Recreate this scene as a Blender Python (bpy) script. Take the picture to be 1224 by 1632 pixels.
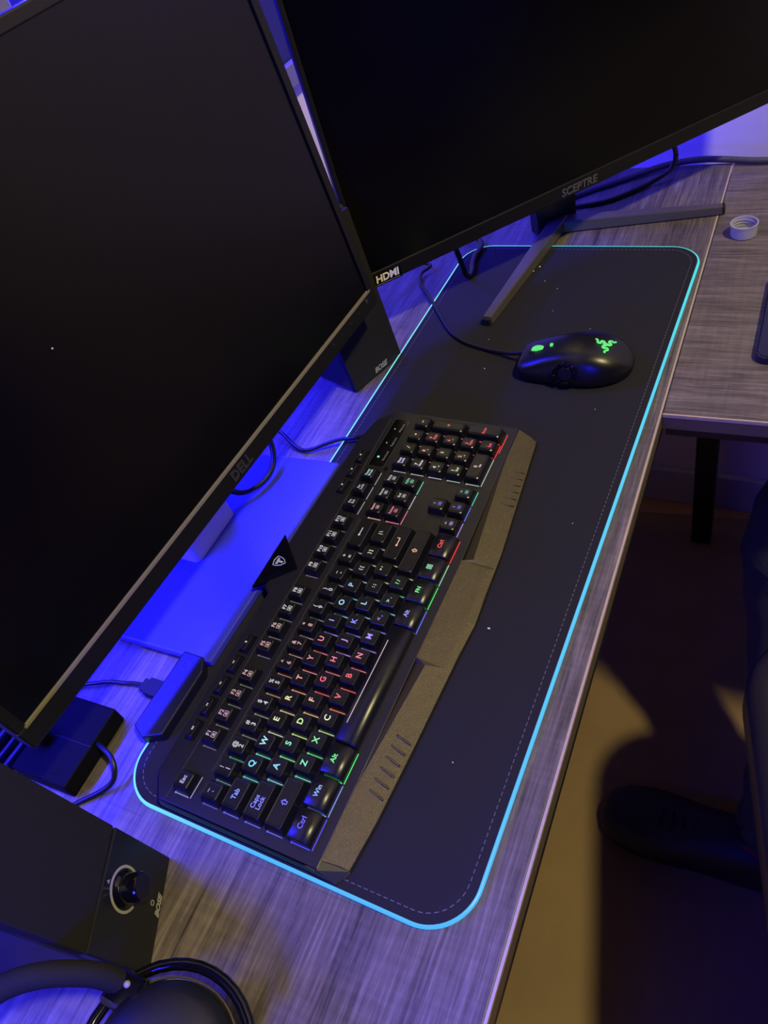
import bpy, bmesh, math, random
from mathutils import Vector, Matrix
random.seed(7)
for o in list(bpy.data.objects): bpy.data.objects.remove(o)
scene = bpy.context.scene
COL = scene.collection
R_ = math.radians

# ------------------------------------------------------------------ camera
CAM_LOC = Vector((-0.08113879, -0.13172924, 0.53586255))
CX = Vector((0.4139971, -0.87668366, -0.24501461))
CY = Vector((0.73233723, 0.16091326, 0.66165633))
CZ = Vector((-0.5406372, -0.45335712, 0.70864571))
cam = bpy.data.cameras.new('camera'); cam_o = bpy.data.objects.new('camera', cam); COL.objects.link(cam_o)
cam.sensor_fit = 'VERTICAL'; cam.sensor_height = 36.0; cam.sensor_width = 27.0
cam.lens = 1229.48 / 1632 * 36.0
cam.clip_start = 0.01
cam_o.matrix_world = Matrix(((CX.x, CY.x, CZ.x, CAM_LOC.x), (CX.y, CY.y, CZ.y, CAM_LOC.y), (CX.z, CY.z, CZ.z, CAM_LOC.z), (0, 0, 0, 1)))
scene.camera = cam_o

# ------------------------------------------------------------------ world, lights, exposure
w = bpy.data.worlds.new('night_room'); scene.world = w; w.use_nodes = True
w.node_tree.nodes['Background'].inputs[0].default_value = (0.10, 0.09, 0.30, 1)
w.node_tree.nodes['Background'].inputs[1].default_value = 0.012
scene.view_settings.view_transform = 'Standard'
scene.view_settings.look = 'None'
scene.view_settings.gamma = 1.0
scene.view_settings.use_curve_mapping = False
scene.view_settings.exposure = 0.0

def area(name, loc, target, sx, sy, power, col, shape='RECTANGLE'):
    l = bpy.data.lights.new(name, 'AREA'); l.shape = shape; l.size = sx
    if shape == 'RECTANGLE': l.size_y = sy
    l.energy = power; l.color = col
    o = bpy.data.objects.new(name, l); COL.objects.link(o); o.location = loc
    o.rotation_euler = (Vector(target) - Vector(loc)).to_track_quat('-Z', 'Y').to_euler()
    return o
WARM = (1.0, 0.86, 0.42)
BLUE = (0.012, 0.010, 1.0)
area('warm_ceiling_lamp', (0.147, -1.22, 2.30), (0.4, 0.15, 0.0), 0.18, 0.18, 55.0, WARM, 'DISK')
area('blue_led_strip_wall', (0.14, 0.585, 0.46), (0.14, 0.385, 0.20), 1.3, 0.015, 47.0, BLUE)
area('blue_led_strip_ceiling', (0.1, 0.50, 2.2), (0.15, 0.2, 0.0), 2.2, 0.10, 2.5, BLUE)

# ------------------------------------------------------------------ helpers
def lin(c):
    c = c / 255.0
    return c / 12.92 if c <= 0.04045 else ((c + 0.055) / 1.055) ** 2.4
def srgb(r, g, b): return (lin(r), lin(g), lin(b), 1.0)

def mat(name, col, rough=0.5, metal=0.0, spec=0.5, bump=0.0, bscale=400.0, vary=0.0, vscale=60.0, trans=0.0, coat=0.0):
    m = bpy.data.materials.new(name); m.use_nodes = True
    nt = m.node_tree; b = nt.nodes['Principled BSDF']
    b.inputs['Base Color'].default_value = col
    b.inputs['Roughness'].default_value = rough
    b.inputs['Metallic'].default_value = metal
    b.inputs['Specular IOR Level'].default_value = spec
    b.inputs['Coat Weight'].default_value = coat
    if trans: b.inputs['Transmission Weight'].default_value = trans
    tc = nt.nodes.new('ShaderNodeTexCoord')
    if vary:
        n = nt.nodes.new('ShaderNodeTexNoise'); n.inputs['Scale'].default_value = vscale; n.inputs['Detail'].default_value = 6
        nt.links.new(tc.outputs['Object'], n.inputs['Vector'])
        r = nt.nodes.new('ShaderNodeMix'); r.data_type = 'RGBA'
        r.inputs[6].default_value = tuple(c * (1 - vary) for c in col[:3]) + (1,)
        r.inputs[7].default_value = tuple(min(1, c * (1 + vary)) for c in col[:3]) + (1,)
        nt.links.new(n.outputs['Fac'], r.inputs[0]); nt.links.new(r.outputs[2], b.inputs['Base Color'])
    if bump:
        n2 = nt.nodes.new('ShaderNodeTexNoise'); n2.inputs['Scale'].default_value = bscale; n2.inputs['Detail'].default_value = 3
        nt.links.new(tc.outputs['Object'], n2.inputs['Vector'])
        bp = nt.nodes.new('ShaderNodeBump'); bp.inputs['Strength'].default_value = bump; bp.inputs['Distance'].default_value = 0.001
        nt.links.new(n2.outputs['Fac'], bp.inputs['Height']); nt.links.new(bp.outputs['Normal'], b.inputs['Normal'])
    return m

def emit(name, col, strength=1.0, base=(0.02, 0.02, 0.02, 1)):
    m = bpy.data.materials.new(name); m.use_nodes = True
    b = m.node_tree.nodes['Principled BSDF']
    b.inputs['Base Color'].default_value = base
    b.inputs['Emission Color'].default_value = col
    b.inputs['Emission Strength'].default_value = strength
    return m

_glow = {}
def glow(rgb, s=1.0):
    k = (rgb, s)
    if k not in _glow: _glow[k] = emit('glow_%02x%02x%02x_%d' % (rgb + (int(s * 10),)), srgb(*rgb), s)
    return _glow[k]

def link(name, me, m, parent=None, mx=None):
    o = bpy.data.objects.new(name, me)
    if m is not None and not me.materials: me.materials.append(m)
    COL.objects.link(o)
    if parent: o.parent = parent
    if mx is not None: o.matrix_local = mx
    return o

def obj(name, bm, m, parent=None, smooth=False, bevel=0.0, seg=2, mx=None):
    bmesh.ops.recalc_face_normals(bm, faces=bm.faces)
    me = bpy.data.meshes.new(name); bm.to_mesh(me); bm.free()
    if smooth:
        for p in me.polygons: p.use_smooth = True
    o = link(name, me, m, parent, mx)
    if bevel:
        md = o.modifiers.new('bevel', 'BEVEL'); md.width = bevel; md.segments = seg; md.limit_method = 'ANGLE'; md.angle_limit = R_(30)
    return o

def empty(name, loc=(0, 0, 0), mx=None):
    o = bpy.data.objects.new(name, None); COL.objects.link(o); o.empty_display_size = 0.02
    o.location = loc
    if mx is not None: o.matrix_world = mx
    return o

def tag(o, label, cat, group=None):
    o['label'] = label; o['category'] = cat
    if group: o['group'] = group
    return o
def struct(o):
    o['kind'] = 'structure'; return o

def B(): return bmesh.new()
def box(bm, x0, x1, y0, y1, z0, z1):
    v = [bm.verts.new(p) for p in ((x0, y0, z0), (x1, y0, z0), (x1, y1, z0), (x0, y1, z0), (x0, y0, z1), (x1, y0, z1), (x1, y1, z1), (x0, y1, z1))]
    for f in ((3, 2, 1, 0), (4, 5, 6, 7), (0, 1, 5, 4), (1, 2, 6, 5), (2, 3, 7, 6), (3, 0, 4, 7)): bm.faces.new([v[i] for i in f])
    return bm
def prism(bm, poly, z0, z1, top=None):
    top = top or poly
    a = [bm.verts.new((p[0], p[1], z0 if len(p) < 3 else p[2])) for p in poly]
    b = [bm.verts.new((p[0], p[1], z1)) for p in top]
    n = len(a)
    bm.faces.new(list(reversed(a))); bm.faces.new(b)
    for i in range(n): bm.faces.new((a[i], a[(i + 1) % n], b[(i + 1) % n], b[i]))
    return bm
def prism_x(bm, prof, x0, x1):
    a = [bm.verts.new((x0, p[0], p[1])) for p in prof]; b = [bm.verts.new((x1, p[0], p[1])) for p in prof]
    n = len(a); bm.faces.new(a); bm.faces.new(list(reversed(b)))
    for i in range(n): bm.faces.new((a[i], b[i], b[(i + 1) % n], a[(i + 1) % n]))
    return bm
def rrect(x0, x1, y0, y1, r, n=8):
    out = []
    for cx, cy, a0 in ((x1 - r, y1 - r, 0), (x0 + r, y1 - r, 90), (x0 + r, y0 + r, 180), (x1 - r, y0 + r, 270)):
        for i in range(n + 1):
            a = R_(a0 + 90 * i / n); out.append((cx + r * math.cos(a), cy + r * math.sin(a)))
    return out
def catmull(pts, sub=8, closed=False):
    P = [Vector(p) for p in pts]; n = len(P); out = []
    rng = range(n) if closed else range(n - 1)
    for i in rng:
        if closed: p0, p1, p2, p3 = P[(i - 1) % n], P[i], P[(i + 1) % n], P[(i + 2) % n]
        else: p0, p1, p2, p3 = P[max(i - 1, 0)], P[i], P[i + 1], P[min(i + 2, n - 1)]
        for k in range(sub):
            t = k / sub
            out.append(0.5 * ((2 * p1) + (-p0 + p2) * t + (2 * p0 - 5 * p1 + 4 * p2 - p3) * t * t + (-p0 + 3 * p1 - 3 * p2 + p3) * t ** 3))
    if not closed: out.append(P[-1])
    return out
def tube(bm, pts, r, seg=10, closed=False, flat=1.0):
    rings = []; n = len(pts); rad = r if callable(r) else (lambda t: r)
    for i, p in enumerate(pts):
        p = Vector(p)
        if closed: t = Vector(pts[(i + 1) % n]) - Vector(pts[(i - 1) % n])
        else: t = Vector(pts[min(i + 1, n - 1)]) - Vector(pts[max(i - 1, 0)])
        t.normalize()
        up = Vector((0, 0, 1)) if abs(t.z) < 0.95 else Vector((0, 1, 0))
        s = t.cross(up).normalized(); u = s.cross(t).normalized()
        rr = rad(i / max(1, n - 1))
        rings.append([bm.verts.new(p + s * (rr * math.cos(2 * math.pi * k / seg)) + u * (rr * flat * math.sin(2 * math.pi * k / seg))) for k in range(seg)])
    m = n if closed else n - 1
    for i in range(m):
        a, b = rings[i], rings[(i + 1) % n]
        for k in range(seg): bm.faces.new((a[k], a[(k + 1) % seg], b[(k + 1) % seg], b[k]))
    if not closed:
        bm.faces.new(list(reversed(rings[0]))); bm.faces.new(rings[-1])
    return bm
def lathe(bm, prof, seg=32, center=(0, 0, 0), closed=False):
    rings = []
    for r, z in prof:
        rings.append([bm.verts.new((center[0] + r * math.cos(2 * math.pi * k / seg), center[1] + r * math.sin(2 * math.pi * k / seg), center[2] + z)) for k in range(seg)])
    n = len(prof)
    for i in range(n if closed else n - 1):
        a, b = rings[i], rings[(i + 1) % n]
        for k in range(seg): bm.faces.new((a[k], a[(k + 1) % seg], b[(k + 1) % seg], b[k]))
    if not closed:
        bm.faces.new(list(reversed(rings[0]))); bm.faces.new(rings[-1])
    return bm
def cyl(bm, c, r, z0, z1, seg=24): return lathe(bm, ((r, z0), (r, z1)), seg, c)
def cable(name, pts, r, m, label, cat='cable', sub=8, seg=10, group=None):
    o = obj(name, tube(B(), catmull(pts, sub), r, seg), m, smooth=True)
    return tag(o, label, cat, group)

_txt = {}
def text_mesh(s, size, bold=0.0, shear=0.0, ext=0.00006, align='CENTER'):
    k = (s, size, bold, shear, ext, align)
    if k in _txt: return _txt[k].copy()
    c = bpy.data.curves.new('lettering', 'FONT'); c.body = s; c.size = size; c.align_x = align; c.align_y = 'CENTER'
    c.offset = bold; c.shear = shear; c.extrude = ext; c.resolution_u = 3; c.space_line = 0.85
    o = bpy.data.objects.new('tmp_text', c); COL.objects.link(o)
    dg = bpy.context.evaluated_depsgraph_get(); dg.update()
    me = bpy.data.meshes.new_from_object(o.evaluated_get(dg))
    bpy.data.objects.remove(o); bpy.data.curves.remove(c)
    me.materials.clear(); _txt[k] = me
    return me.copy()
def text(name, s, size, m, parent, mx, **kw):
    return link(name, text_mesh(s, size, **kw), m, parent, mx)
def T(x, y, z): return Matrix.Translation((x, y, z))
RX90 = Matrix.Rotation(R_(90), 4, 'X')

# ------------------------------------------------------------------ materials
def wood_mat(name, along_x=True):
    m = bpy.data.materials.new(name); m.use_nodes = True; nt = m.node_tree; N = nt.nodes; L = nt.links
    b = N['Principled BSDF']; b.inputs['Roughness'].default_value = 0.5
    tc = N.new('ShaderNodeTexCoord'); mp = N.new('ShaderNodeMapping')
    mp.inputs['Scale'].default_value = (1, 1, 1)
    if not along_x: mp.inputs['Rotation'].default_value = (0, 0, R_(90))
    L.new(tc.outputs['Object'], mp.inputs['Vector'])
    # long soft streaks
    m1 = N.new('ShaderNodeMapping'); m1.inputs['Scale'].default_value = (5, 60, 1); L.new(mp.outputs[0], m1.inputs[0])
    n1 = N.new('ShaderNodeTexNoise'); n1.inputs['Scale'].default_value = 1.0; n1.inputs['Detail'].default_value = 8; n1.inputs['Roughness'].default_value = 0.7; n1.inputs['Distortion'].default_value = 0.9
    L.new(m1.outputs[0], n1.inputs['Vector'])
    # fine grain
    m2 = N.new('ShaderNodeMapping'); m2.inputs['Scale'].default_value = (16, 400, 1); L.new(mp.outputs[0], m2.inputs[0])
    n2 = N.new('ShaderNodeTexNoise'); n2.inputs['Scale'].default_value = 1.0; n2.inputs['Detail'].default_value = 5; n2.inputs['Roughness'].default_value = 0.65
    L.new(m2.outputs[0], n2.inputs['Vector'])
    # cross saw marks
    m3 = N.new('ShaderNodeMapping'); m3.inputs['Scale'].default_value = (190, 22, 1); L.new(mp.outputs[0], m3.inputs[0])
    n3 = N.new('ShaderNodeTexNoise'); n3.inputs['Scale'].default_value = 1.0; n3.inputs['Detail'].default_value = 3
    L.new(m3.outputs[0], n3.inputs['Vector'])
    # boards
    br = N.new('ShaderNodeTexBrick'); br.inputs['Scale'].default_value = 1.0
    br.inputs['Brick Width'].default_value = 0.9; br.inputs['Row Height'].default_value = 0.098; br.inputs['Mortar Size'].default_value = 0.0006
    br.inputs['Color1'].default_value = (0.30, 0.30, 0.30, 1); br.inputs['Color2'].default_value = (0.75, 0.75, 0.75, 1); br.inputs['Mortar'].default_value = (0.05, 0.05, 0.05, 1)
    br.offset = 0.37
    L.new(mp.outputs[0], br.inputs['Vector'])
    def mth(op, a, bb):
        x = N.new('ShaderNodeMath'); x.operation = op
        for i, v in enumerate((a, bb)):
            if isinstance(v, (int, float)): x.inputs[i].default_value = v
            else: L.new(v, x.inputs[i])
        return x.outputs[0]
    s = mth('ADD', mth('MULTIPLY', n1.outputs['Fac'], 0.62), mth('MULTIPLY', n2.outputs['Fac'], 0.50))
    s = mth('ADD', s, mth('MULTIPLY', n3.outputs['Fac'], 0.12))
    m4 = N.new('ShaderNodeMapping'); m4.inputs['Scale'].default_value = (4, 150, 1); L.new(mp.outputs[0], m4.inputs[0])
    n4 = N.new('ShaderNodeTexNoise'); n4.inputs['Scale'].default_value = 1.0; n4.inputs['Detail'].default_value = 4; n4.inputs['Distortion'].default_value = 0.6; L.new(m4.outputs[0], n4.inputs['Vector'])
    ck = N.new('ShaderNodeMapRange'); ck.inputs[1].default_value = 0.60; ck.inputs[2].default_value = 0.74; L.new(n4.outputs['Fac'], ck.inputs[0])
    s = mth('SUBTRACT', s, mth('MULTIPLY', ck.outputs[0], 0.13))
    s = mth('ADD', s, mth('MULTIPLY', br.outputs['Color'], 0.14))
    cr = N.new('ShaderNodeValToRGB'); e = cr.color_ramp.elements
    e[0].position = 0.50; e[0].color = srgb(42, 36, 34); e[1].position = 0.94; e[1].color = srgb(146, 134, 128)
    x = cr.color_ramp.elements.new(0.70); x.color = srgb(98, 88, 84)
    L.new(s, cr.inputs[0]); L.new(cr.outputs[0], b.inputs['Base Color'])
    bp = N.new('ShaderNodeBump'); bp.inputs['Strength'].default_value = 0.35; bp.inputs['Distance'].default_value = 0.0006
    L.new(s, bp.inputs['Height']); L.new(bp.outputs[0], b.inputs['Normal'])
    return m

M = {}
M['wood_x'] = wood_mat('grey_driftwood_laminate_long', True)
M['wood_y'] = wood_mat('grey_driftwood_laminate_cross', False)
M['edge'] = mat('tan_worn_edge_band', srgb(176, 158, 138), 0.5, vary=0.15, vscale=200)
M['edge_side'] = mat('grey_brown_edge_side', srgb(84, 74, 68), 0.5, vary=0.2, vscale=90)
M['black_metal'] = mat('black_powder_coated_metal', srgb(18, 18, 19), 0.5, bump=0.1)
M['mat_cloth'] = mat('black_micro_woven_cloth', srgb(33, 32, 34), 0.85, spec=0.25, bump=0.35, bscale=2200, vary=0.12, vscale=900)
M['stitch'] = mat('grey_thread', srgb(92, 92, 100), 0.7, vary=0.15)
M['black_matte'] = mat('matte_black_plastic', srgb(20, 20, 21), 0.42, bump=0.08, bscale=1500)
M['case'] = mat('black_case_plastic', srgb(10, 10, 12), 0.5, spec=0.35, bump=0.05, bscale=2000)
M['deck'] = mat('satin_black_deck_plastic', srgb(27, 26, 29), 0.36, bump=0.05, bscale=2500)
M['keycap'] = mat('black_keycap_plastic', srgb(17, 17, 19), 0.30, bump=0.05, bscale=1800)
M['gloss_black'] = mat('glossy_black_plastic', srgb(9, 9, 11), 0.14, bump=0.0, vary=0.1)
M['palm'] = mat('brown_black_textured_palm_plastic', srgb(82, 74, 53), 0.36, metal=0.6, bump=0.55, bscale=1300, vary=0.25, vscale=1200)
M['bezel'] = mat('black_bezel_plastic', srgb(14, 13, 13), 0.42, bump=0.1, bscale=1200)
M['screen'] = mat('black_switched_off_screen', srgb(1, 1, 5), 0.27, spec=0.40, vary=0.05)
M['lip'] = mat('grey_screen_lip', srgb(112, 106, 88), 0.4, vary=0.05)
M['silver'] = mat('silver_stand_blue_light_tint', srgb(58, 61, 150), 0.24, vary=0.03)  # silver-grey stand; the blue light on it is mixed into the base colour
M['pad_box'] = mat('satin_black_box_plastic', srgb(16, 16, 26), 0.42, spec=0.55, vary=0.05)
M['trim'] = mat('dark_grey_trim', srgb(62, 60, 58), 0.4, vary=0.05)
M['post'] = mat('pale_grey_post', srgb(186, 180, 178), 0.4, vary=0.03)
M['gunmetal'] = mat('dark_gunmetal_stand', srgb(80, 75, 64), 0.36, metal=0.15, vary=0.08)
M['grille'] = mat('black_speaker_cloth', srgb(30, 29, 28), 0.8, spec=0.2, bump=0.3, bscale=2500)
M['speaker'] = mat('black_speaker_cabinet', srgb(19, 20, 23), 0.4, bump=0.05)
M['grey_print'] = mat('grey_printed_lettering', srgb(150, 145, 135), 0.5, vary=0.05)
M['dim_print'] = mat('dark_grey_raised_lettering', srgb(52, 50, 48), 0.35, vary=0.05)
M['white_print'] = mat('white_printed_lettering', srgb(235, 232, 225), 0.5, vary=0.03)
M['cable'] = mat('black_cable_rubber', srgb(17, 17, 19), 0.4, vary=0.1)
M['braid'] = mat('black_braided_sleeve', srgb(70, 66, 62), 0.5, bump=0.6, bscale=900, vary=0.6, vscale=700)
M['wall'] = mat('pale_painted_wall', srgb(226, 216, 210), 0.85, bump=0.15, bscale=90, vary=0.04, vscale=9)
M['skirting'] = mat('painted_skirting', srgb(190, 182, 178), 0.6, vary=0.03)
M['floor'] = mat('orange_brown_floor', srgb(190, 140, 82), 0.5, bump=0.2, bscale=60, vary=0.18, vscale=14)
M['rug'] = mat('olive_brown_chair_mat', srgb(128, 104, 66), 0.55, bump=0.25, bscale=120, vary=0.22, vscale=10)
M['pants'] = mat('dark_grey_denim', srgb(44, 50, 50), 0.9, bump=0.5, bscale=700, vary=0.25, vscale=40)
M['shoe'] = mat('black_shoe', srgb(16, 16, 18), 0.6, vary=0.15)
M['sock'] = mat('dark_red_sock', srgb(96, 40, 34), 0.9, vary=0.15)
M['chair'] = mat('dark_grey_chair_vinyl', srgb(46, 43, 50), 0.4, bump=0.15, bscale=500)
M['hub'] = mat('matte_black_box_plastic', srgb(8, 8, 9), 0.75, spec=0.12, vary=0.1)
M['rubber'] = mat('black_rubber', srgb(14, 14, 15), 0.7, vary=0.1)
M['mouse'] = mat('black_soft_touch_mouse', srgb(16, 16, 17), 0.33, bump=0.03, bscale=2500)
M['cap'] = mat('frosted_clear_plastic', srgb(214, 212, 226), 0.35, trans=0.55, vary=0.02)
M['glass'] = mat('dark_phone_glass', srgb(8, 9, 12), 0.08, coat=0.4, vary=0.05)
M['win'] = mat('dark_window_glass', srgb(30, 28, 60), 0.2, vary=0.1, vscale=3)
M['frame'] = mat('painted_window_frame', srgb(120, 112, 140), 0.6, vary=0.04)
M['lint'] = mat('white_lint', srgb(220, 220, 225), 0.9, vary=0.05)

def led_mat():
    m = bpy.data.materials.new('mat_edge_light_tube'); m.use_nodes = True; nt = m.node_tree; N = nt.nodes; L = nt.links
    b = N['Principled BSDF']; b.inputs['Base Color'].default_value = (0.03, 0.05, 0.06, 1); b.inputs['Roughness'].default_value = 0.3
    tc = N.new('ShaderNodeTexCoord'); sx = N.new('ShaderNodeSeparateXYZ'); L.new(tc.outputs['Object'], sx.inputs[0])
    # colour runs from pale cyan (left end) through sky blue to turquoise (right end)
    mr = N.new('ShaderNodeMapRange'); mr.inputs[1].default_value = 0.0; mr.inputs[2].default_value = 0.8
    L.new(sx.outputs[0], mr.inputs[0])
    cr = N.new('ShaderNodeValToRGB'); e = cr.color_ramp.elements
    e[0].position = 0; e[0].color = srgb(72, 184, 246); e[1].position = 1; e[1].color = srgb(66, 226, 230); x = cr.color_ramp.elements.new(0.55); x.color = srgb(78, 208, 246)
    L.new(mr.outputs[0], cr.inputs[0])
    my = N.new('ShaderNodeMapRange'); my.inputs[1].default_value = 0.17; my.inputs[2].default_value = 0.3; L.new(sx.outputs[1], my.inputs[0])
    mx = N.new('ShaderNodeMix'); mx.data_type = 'RGBA'; L.new(my.outputs[0], mx.inputs[0]); L.new(cr.outputs[0], mx.inputs[6]); mx.inputs[7].default_value = srgb(128, 240, 246)
    L.new(mx.outputs[2], b.inputs['Emission Color']); b.inputs['Emission Strength'].default_value = 0.95
    return m
M['led'] = led_mat()

# ------------------------------------------------------------------ setting: floor, walls, window
FZ = -0.74
bm = B(); box(bm, -1.6, 1.12, -2.2, 0.68, FZ - 0.02, FZ); struct(obj('floor', bm, M['floor']))
WB, WR = 0.60, 1.07
bm = B(); box(bm, -1.6, WR + 0.06, WB, WB + 0.06, FZ, 1.9); struct(obj('wall_back', bm, M['wall']))
bm = B(); box(bm, WR, WR + 0.06, -2.2, WB, FZ, 1.9); struct(obj('wall_right', bm, M['wall']))
bm = B(); box(bm, WR - 0.014, WR, -2.2, WB, FZ, FZ + 0.09); struct(obj('baseboard_right', bm, M['skirting'], bevel=0.003))
bm = B(); box(bm, -1.6, WR - 0.014, WB - 0.014, WB, FZ, FZ + 0.09); struct(obj('baseboard_back', bm, M['skirting'], bevel=0.003))
wf = empty('window_1', (0.62, WB, 0.215)); struct(wf)
bm = B()
for a in ((-0.60, 0.36, -0.03, 0.0), (-0.60, 0.36, 0.80, 0.83)): box(bm, a[0], a[1], -0.02, 0.0, a[2], a[3])
for a in ((-0.60, -0.57), (0.33, 0.36), (-0.135, -0.105)): box(bm, a[0], a[1], -0.02, 0.0, 0.0, 0.80)
obj('window_frame', bm, M['frame'], wf, bevel=0.002)
for a in ((-0.57, -0.135), (-0.105, 0.33)):
    bm = B(); box(bm, a[0], a[1], -0.010, -0.002, 0.0, 0.80); obj('pane', bm, M['win'], wf)

# chair mat on the floor
bm = B(); prism(bm, rrect(0.05, 1.02, -1.35, 0.62, 0.12, 10), FZ, FZ + 0.004)
o = obj('floor_mat', bm, M['rug'], mx=Matrix.Rotation(R_(7), 4, 'Z') @ T(0.0, 0.0, 0)); tag(o, 'olive brown floor mat lying under the desk front', 'floor mat')

# ------------------------------------------------------------------ desk (rotated a little against the pad)
DM = T(0, -0.0268, 0) @ Matrix.Rotation(R_(1.56), 4, 'Z')
desk = empty('corner_desk', mx=DM @ T(0, 0, FZ)); tag(desk, 'L-shaped grey wood-grain desk with black metal frame', 'desk')
DZ = Matrix.Translation((0, 0, -FZ))
TH = 0.018; DEP = 0.52
bm = B(); box(bm, -0.62, 1.012, 0.0022, DEP, -TH, 0.0); obj('desk_top', bm, M['wood_x'], desk, bevel=0.0012, mx=DZ)['label'] = 'long main desk top with lengthwise grain'
bm = B(); box(bm, 0.5085, 1.012, -1.0, -0.0006, -TH, 0.0); obj('desk_top', bm, M['wood_y'], desk, bevel=0.0012, mx=DZ)['label'] = 'side desk top with crosswise grain'
bm = B(); box(bm, -0.62, 1.0125, 0.0002, 0.0022, -0.0022, 0.0003); obj('edge_band', bm, M['edge'], desk, mx=DZ)
bm = B(); box(bm, -0.62, 0.5065, -0.0002, 0.0022, -TH, -0.0022); obj('edge_face', bm, M['edge_side'], desk, mx=DZ)
bm = B(); box(bm, 0.5066, 0.5085, -1.0, -0.0006, -0.0035, 0.0003); obj('edge_band', bm, M['edge'], desk, mx=DZ)
bm = B(); box(bm, 0.5068, 0.5085, -1.0, -0.0006, -TH, -0.0035); obj('edge_face', bm, M['edge_side'], desk, mx=DZ)
bm = B(); box(bm, -0.58, 0.99, 0.004, 0.034, -TH - 0.03, -TH); obj('frame_rail', bm, M['black_metal'], desk, mx=DZ)
bm = B(); box(bm, 0.53, 0.56, -0.96, 0.0, -TH - 0.03, -TH); obj('frame_rail', bm, M['black_metal'], desk, mx=DZ)
bm = B(); box(bm, -0.58, 0.99, DEP - 0.05, DEP - 0.02, -TH - 0.03, -TH); obj('frame_rail', bm, M['black_metal'], desk, mx=DZ)
for lx, ly in ((-0.58, 0.01), (-0.58, DEP - 0.05), (0.955, DEP - 0.05), (0.955, -0.015), (0.535, -0.96), (0.955, -0.96)):
    bm = B(); box(bm, lx, lx + 0.035, ly, ly + 0.035, FZ, -TH - 0.03); obj('leg', bm, M['black_metal'], desk, bevel=0.002, mx=DZ)

# ------------------------------------------------------------------ desk pad with light tube
pad = empty('desk_pad', (0, 0, 0)); tag(pad, 'long black cloth desk pad with a glowing cyan edge', 'desk pad')
RC = 0.036
bm = B(); prism(bm, rrect(0.002, 0.798, 0.002, 0.298, RC - 0.002, 12), 0.0004, 0.0040); obj('pad_cloth', bm, M['mat_cloth'], pad)
per = rrect(0.0012, 0.7988, 0.0012, 0.2988, RC, 14)
def dense(poly, step):
    out = []; n = len(poly)
    for i in range(n):
        a, b = Vector(poly[i]), Vector(poly[(i + 1) % n]); k = max(1, int((b - a).length / step))
        for j in range(k): out.append(a.lerp(b, j / k))
    return out
bm = B(); tube(bm, [(p.x, p.y, 0.0023) for p in dense(per, 0.05)], 0.0018, 10, closed=True)
obj('light_tube', bm, M['led'], pad, smooth=True)['label'] = 'thin glowing cyan light tube around the pad edge'
bm = B(); st = dense(rrect(0.0085, 0.7915, 0.0085, 0.2915, RC - 0.007, 14), 0.001)
acc = 0.0; i = 0
while i < len(st) - 4:
    a = st[i]; b = st[i + 3]
    d = (b - a).normalized(); nrm = Vector((-d.y, d.x)) * 0.0003
    v = [bm.verts.new((q.x, q.y, z)) for z in (0.0040, 0.0043) for q in (a - nrm, b - nrm, b + nrm, a + nrm)]
    for f in ((4, 5, 6, 7), (0, 1, 5, 4), (1, 2, 6, 5), (2, 3, 7, 6), (3, 0, 4, 7)): bm.faces.new([v[k] for k in f])
    i += 5
o = obj('stitching', bm, M['stitch'], pad); o['kind'] = 'stuff'
# controller box on the pad edge
cb = obj('controller_box', prism(B(), [(0.043, 0.300), (0.051, 0.283), (0.112, 0.283), (0.125, 0.291), (0.125, 0.313), (0.050, 0.314)], 0.0005, 0.0145), M['pad_box'], pad, bevel=0.0015)
bm = B(); lathe(bm, ((0.0050, 0.0), (0.0050, 0.0003), (0.0042, 0.0003), (0.0042, 0.0)), 24, (0.112, 0.302, 0.0145), closed=True); obj('power_symbol', bm, M['dim_print'], cb)
bm = B(); box(bm, 0.079, 0.0945, 0.3135, 0.331, 0.002, 0.0105)
pl = obj('usb_plug', bm, M['rubber'], pad, bevel=0.001)
bm = B(); box(bm, 0.081, 0.0925, 0.331, 0.337, 0.003, 0.0095); obj('strain_relief', bm, M['rubber'], pl, bevel=0.001)
cable('usb_cable', [(0.0868, 0.3375, 0.0062), (0.0855, 0.350, 0.0045), (0.0838, 0.358, 0.0035), (0.080, 0.375, 0.0035), (0.072, 0.392, 0.0045), (0.06, 0.425, 0.003), (0.05, 0.47, 0.003)], 0.0018, M['cable'], 'thin black cable plugged into the desk pad light box')

# lint specks
bm = B()
for (x, y, s) in ((0.6858, 0.2175, 0.0009), (0.7505, 0.186, 0.0011), (0.7405, 0.1915, 0.0010), (0.548, 0.186, 0.0007), (0.226, 0.064, 0.0009), (0.66, 0.142, 0.0005), (0.705, 0.15, 0.0006), (0.72, 0.17, 0.0006), (0.35, 0.03, 0.0005), (0.11, 0.05, 0.0005), (0.63, 0.09, 0.0005), (0.60, 0.20, 0.0005), (0.5, 0.05, 0.0005)):
    m_ = T(x, y, 0.0040 + s * 0.4) @ Matrix.Rotation(random.random() * 3, 4, 'Z') @ Matrix.Diagonal((s * 1.6, s, s * 0.6, 1))
    bmesh.ops.create_icosphere(bm, subdivisions=1, radius=1, matrix=m_)
o = obj('lint_specks', bm, M['lint']); tag(o, 'tiny white lint specks scattered on the black pad', 'lint'); o['kind'] = 'stuff'

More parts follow.
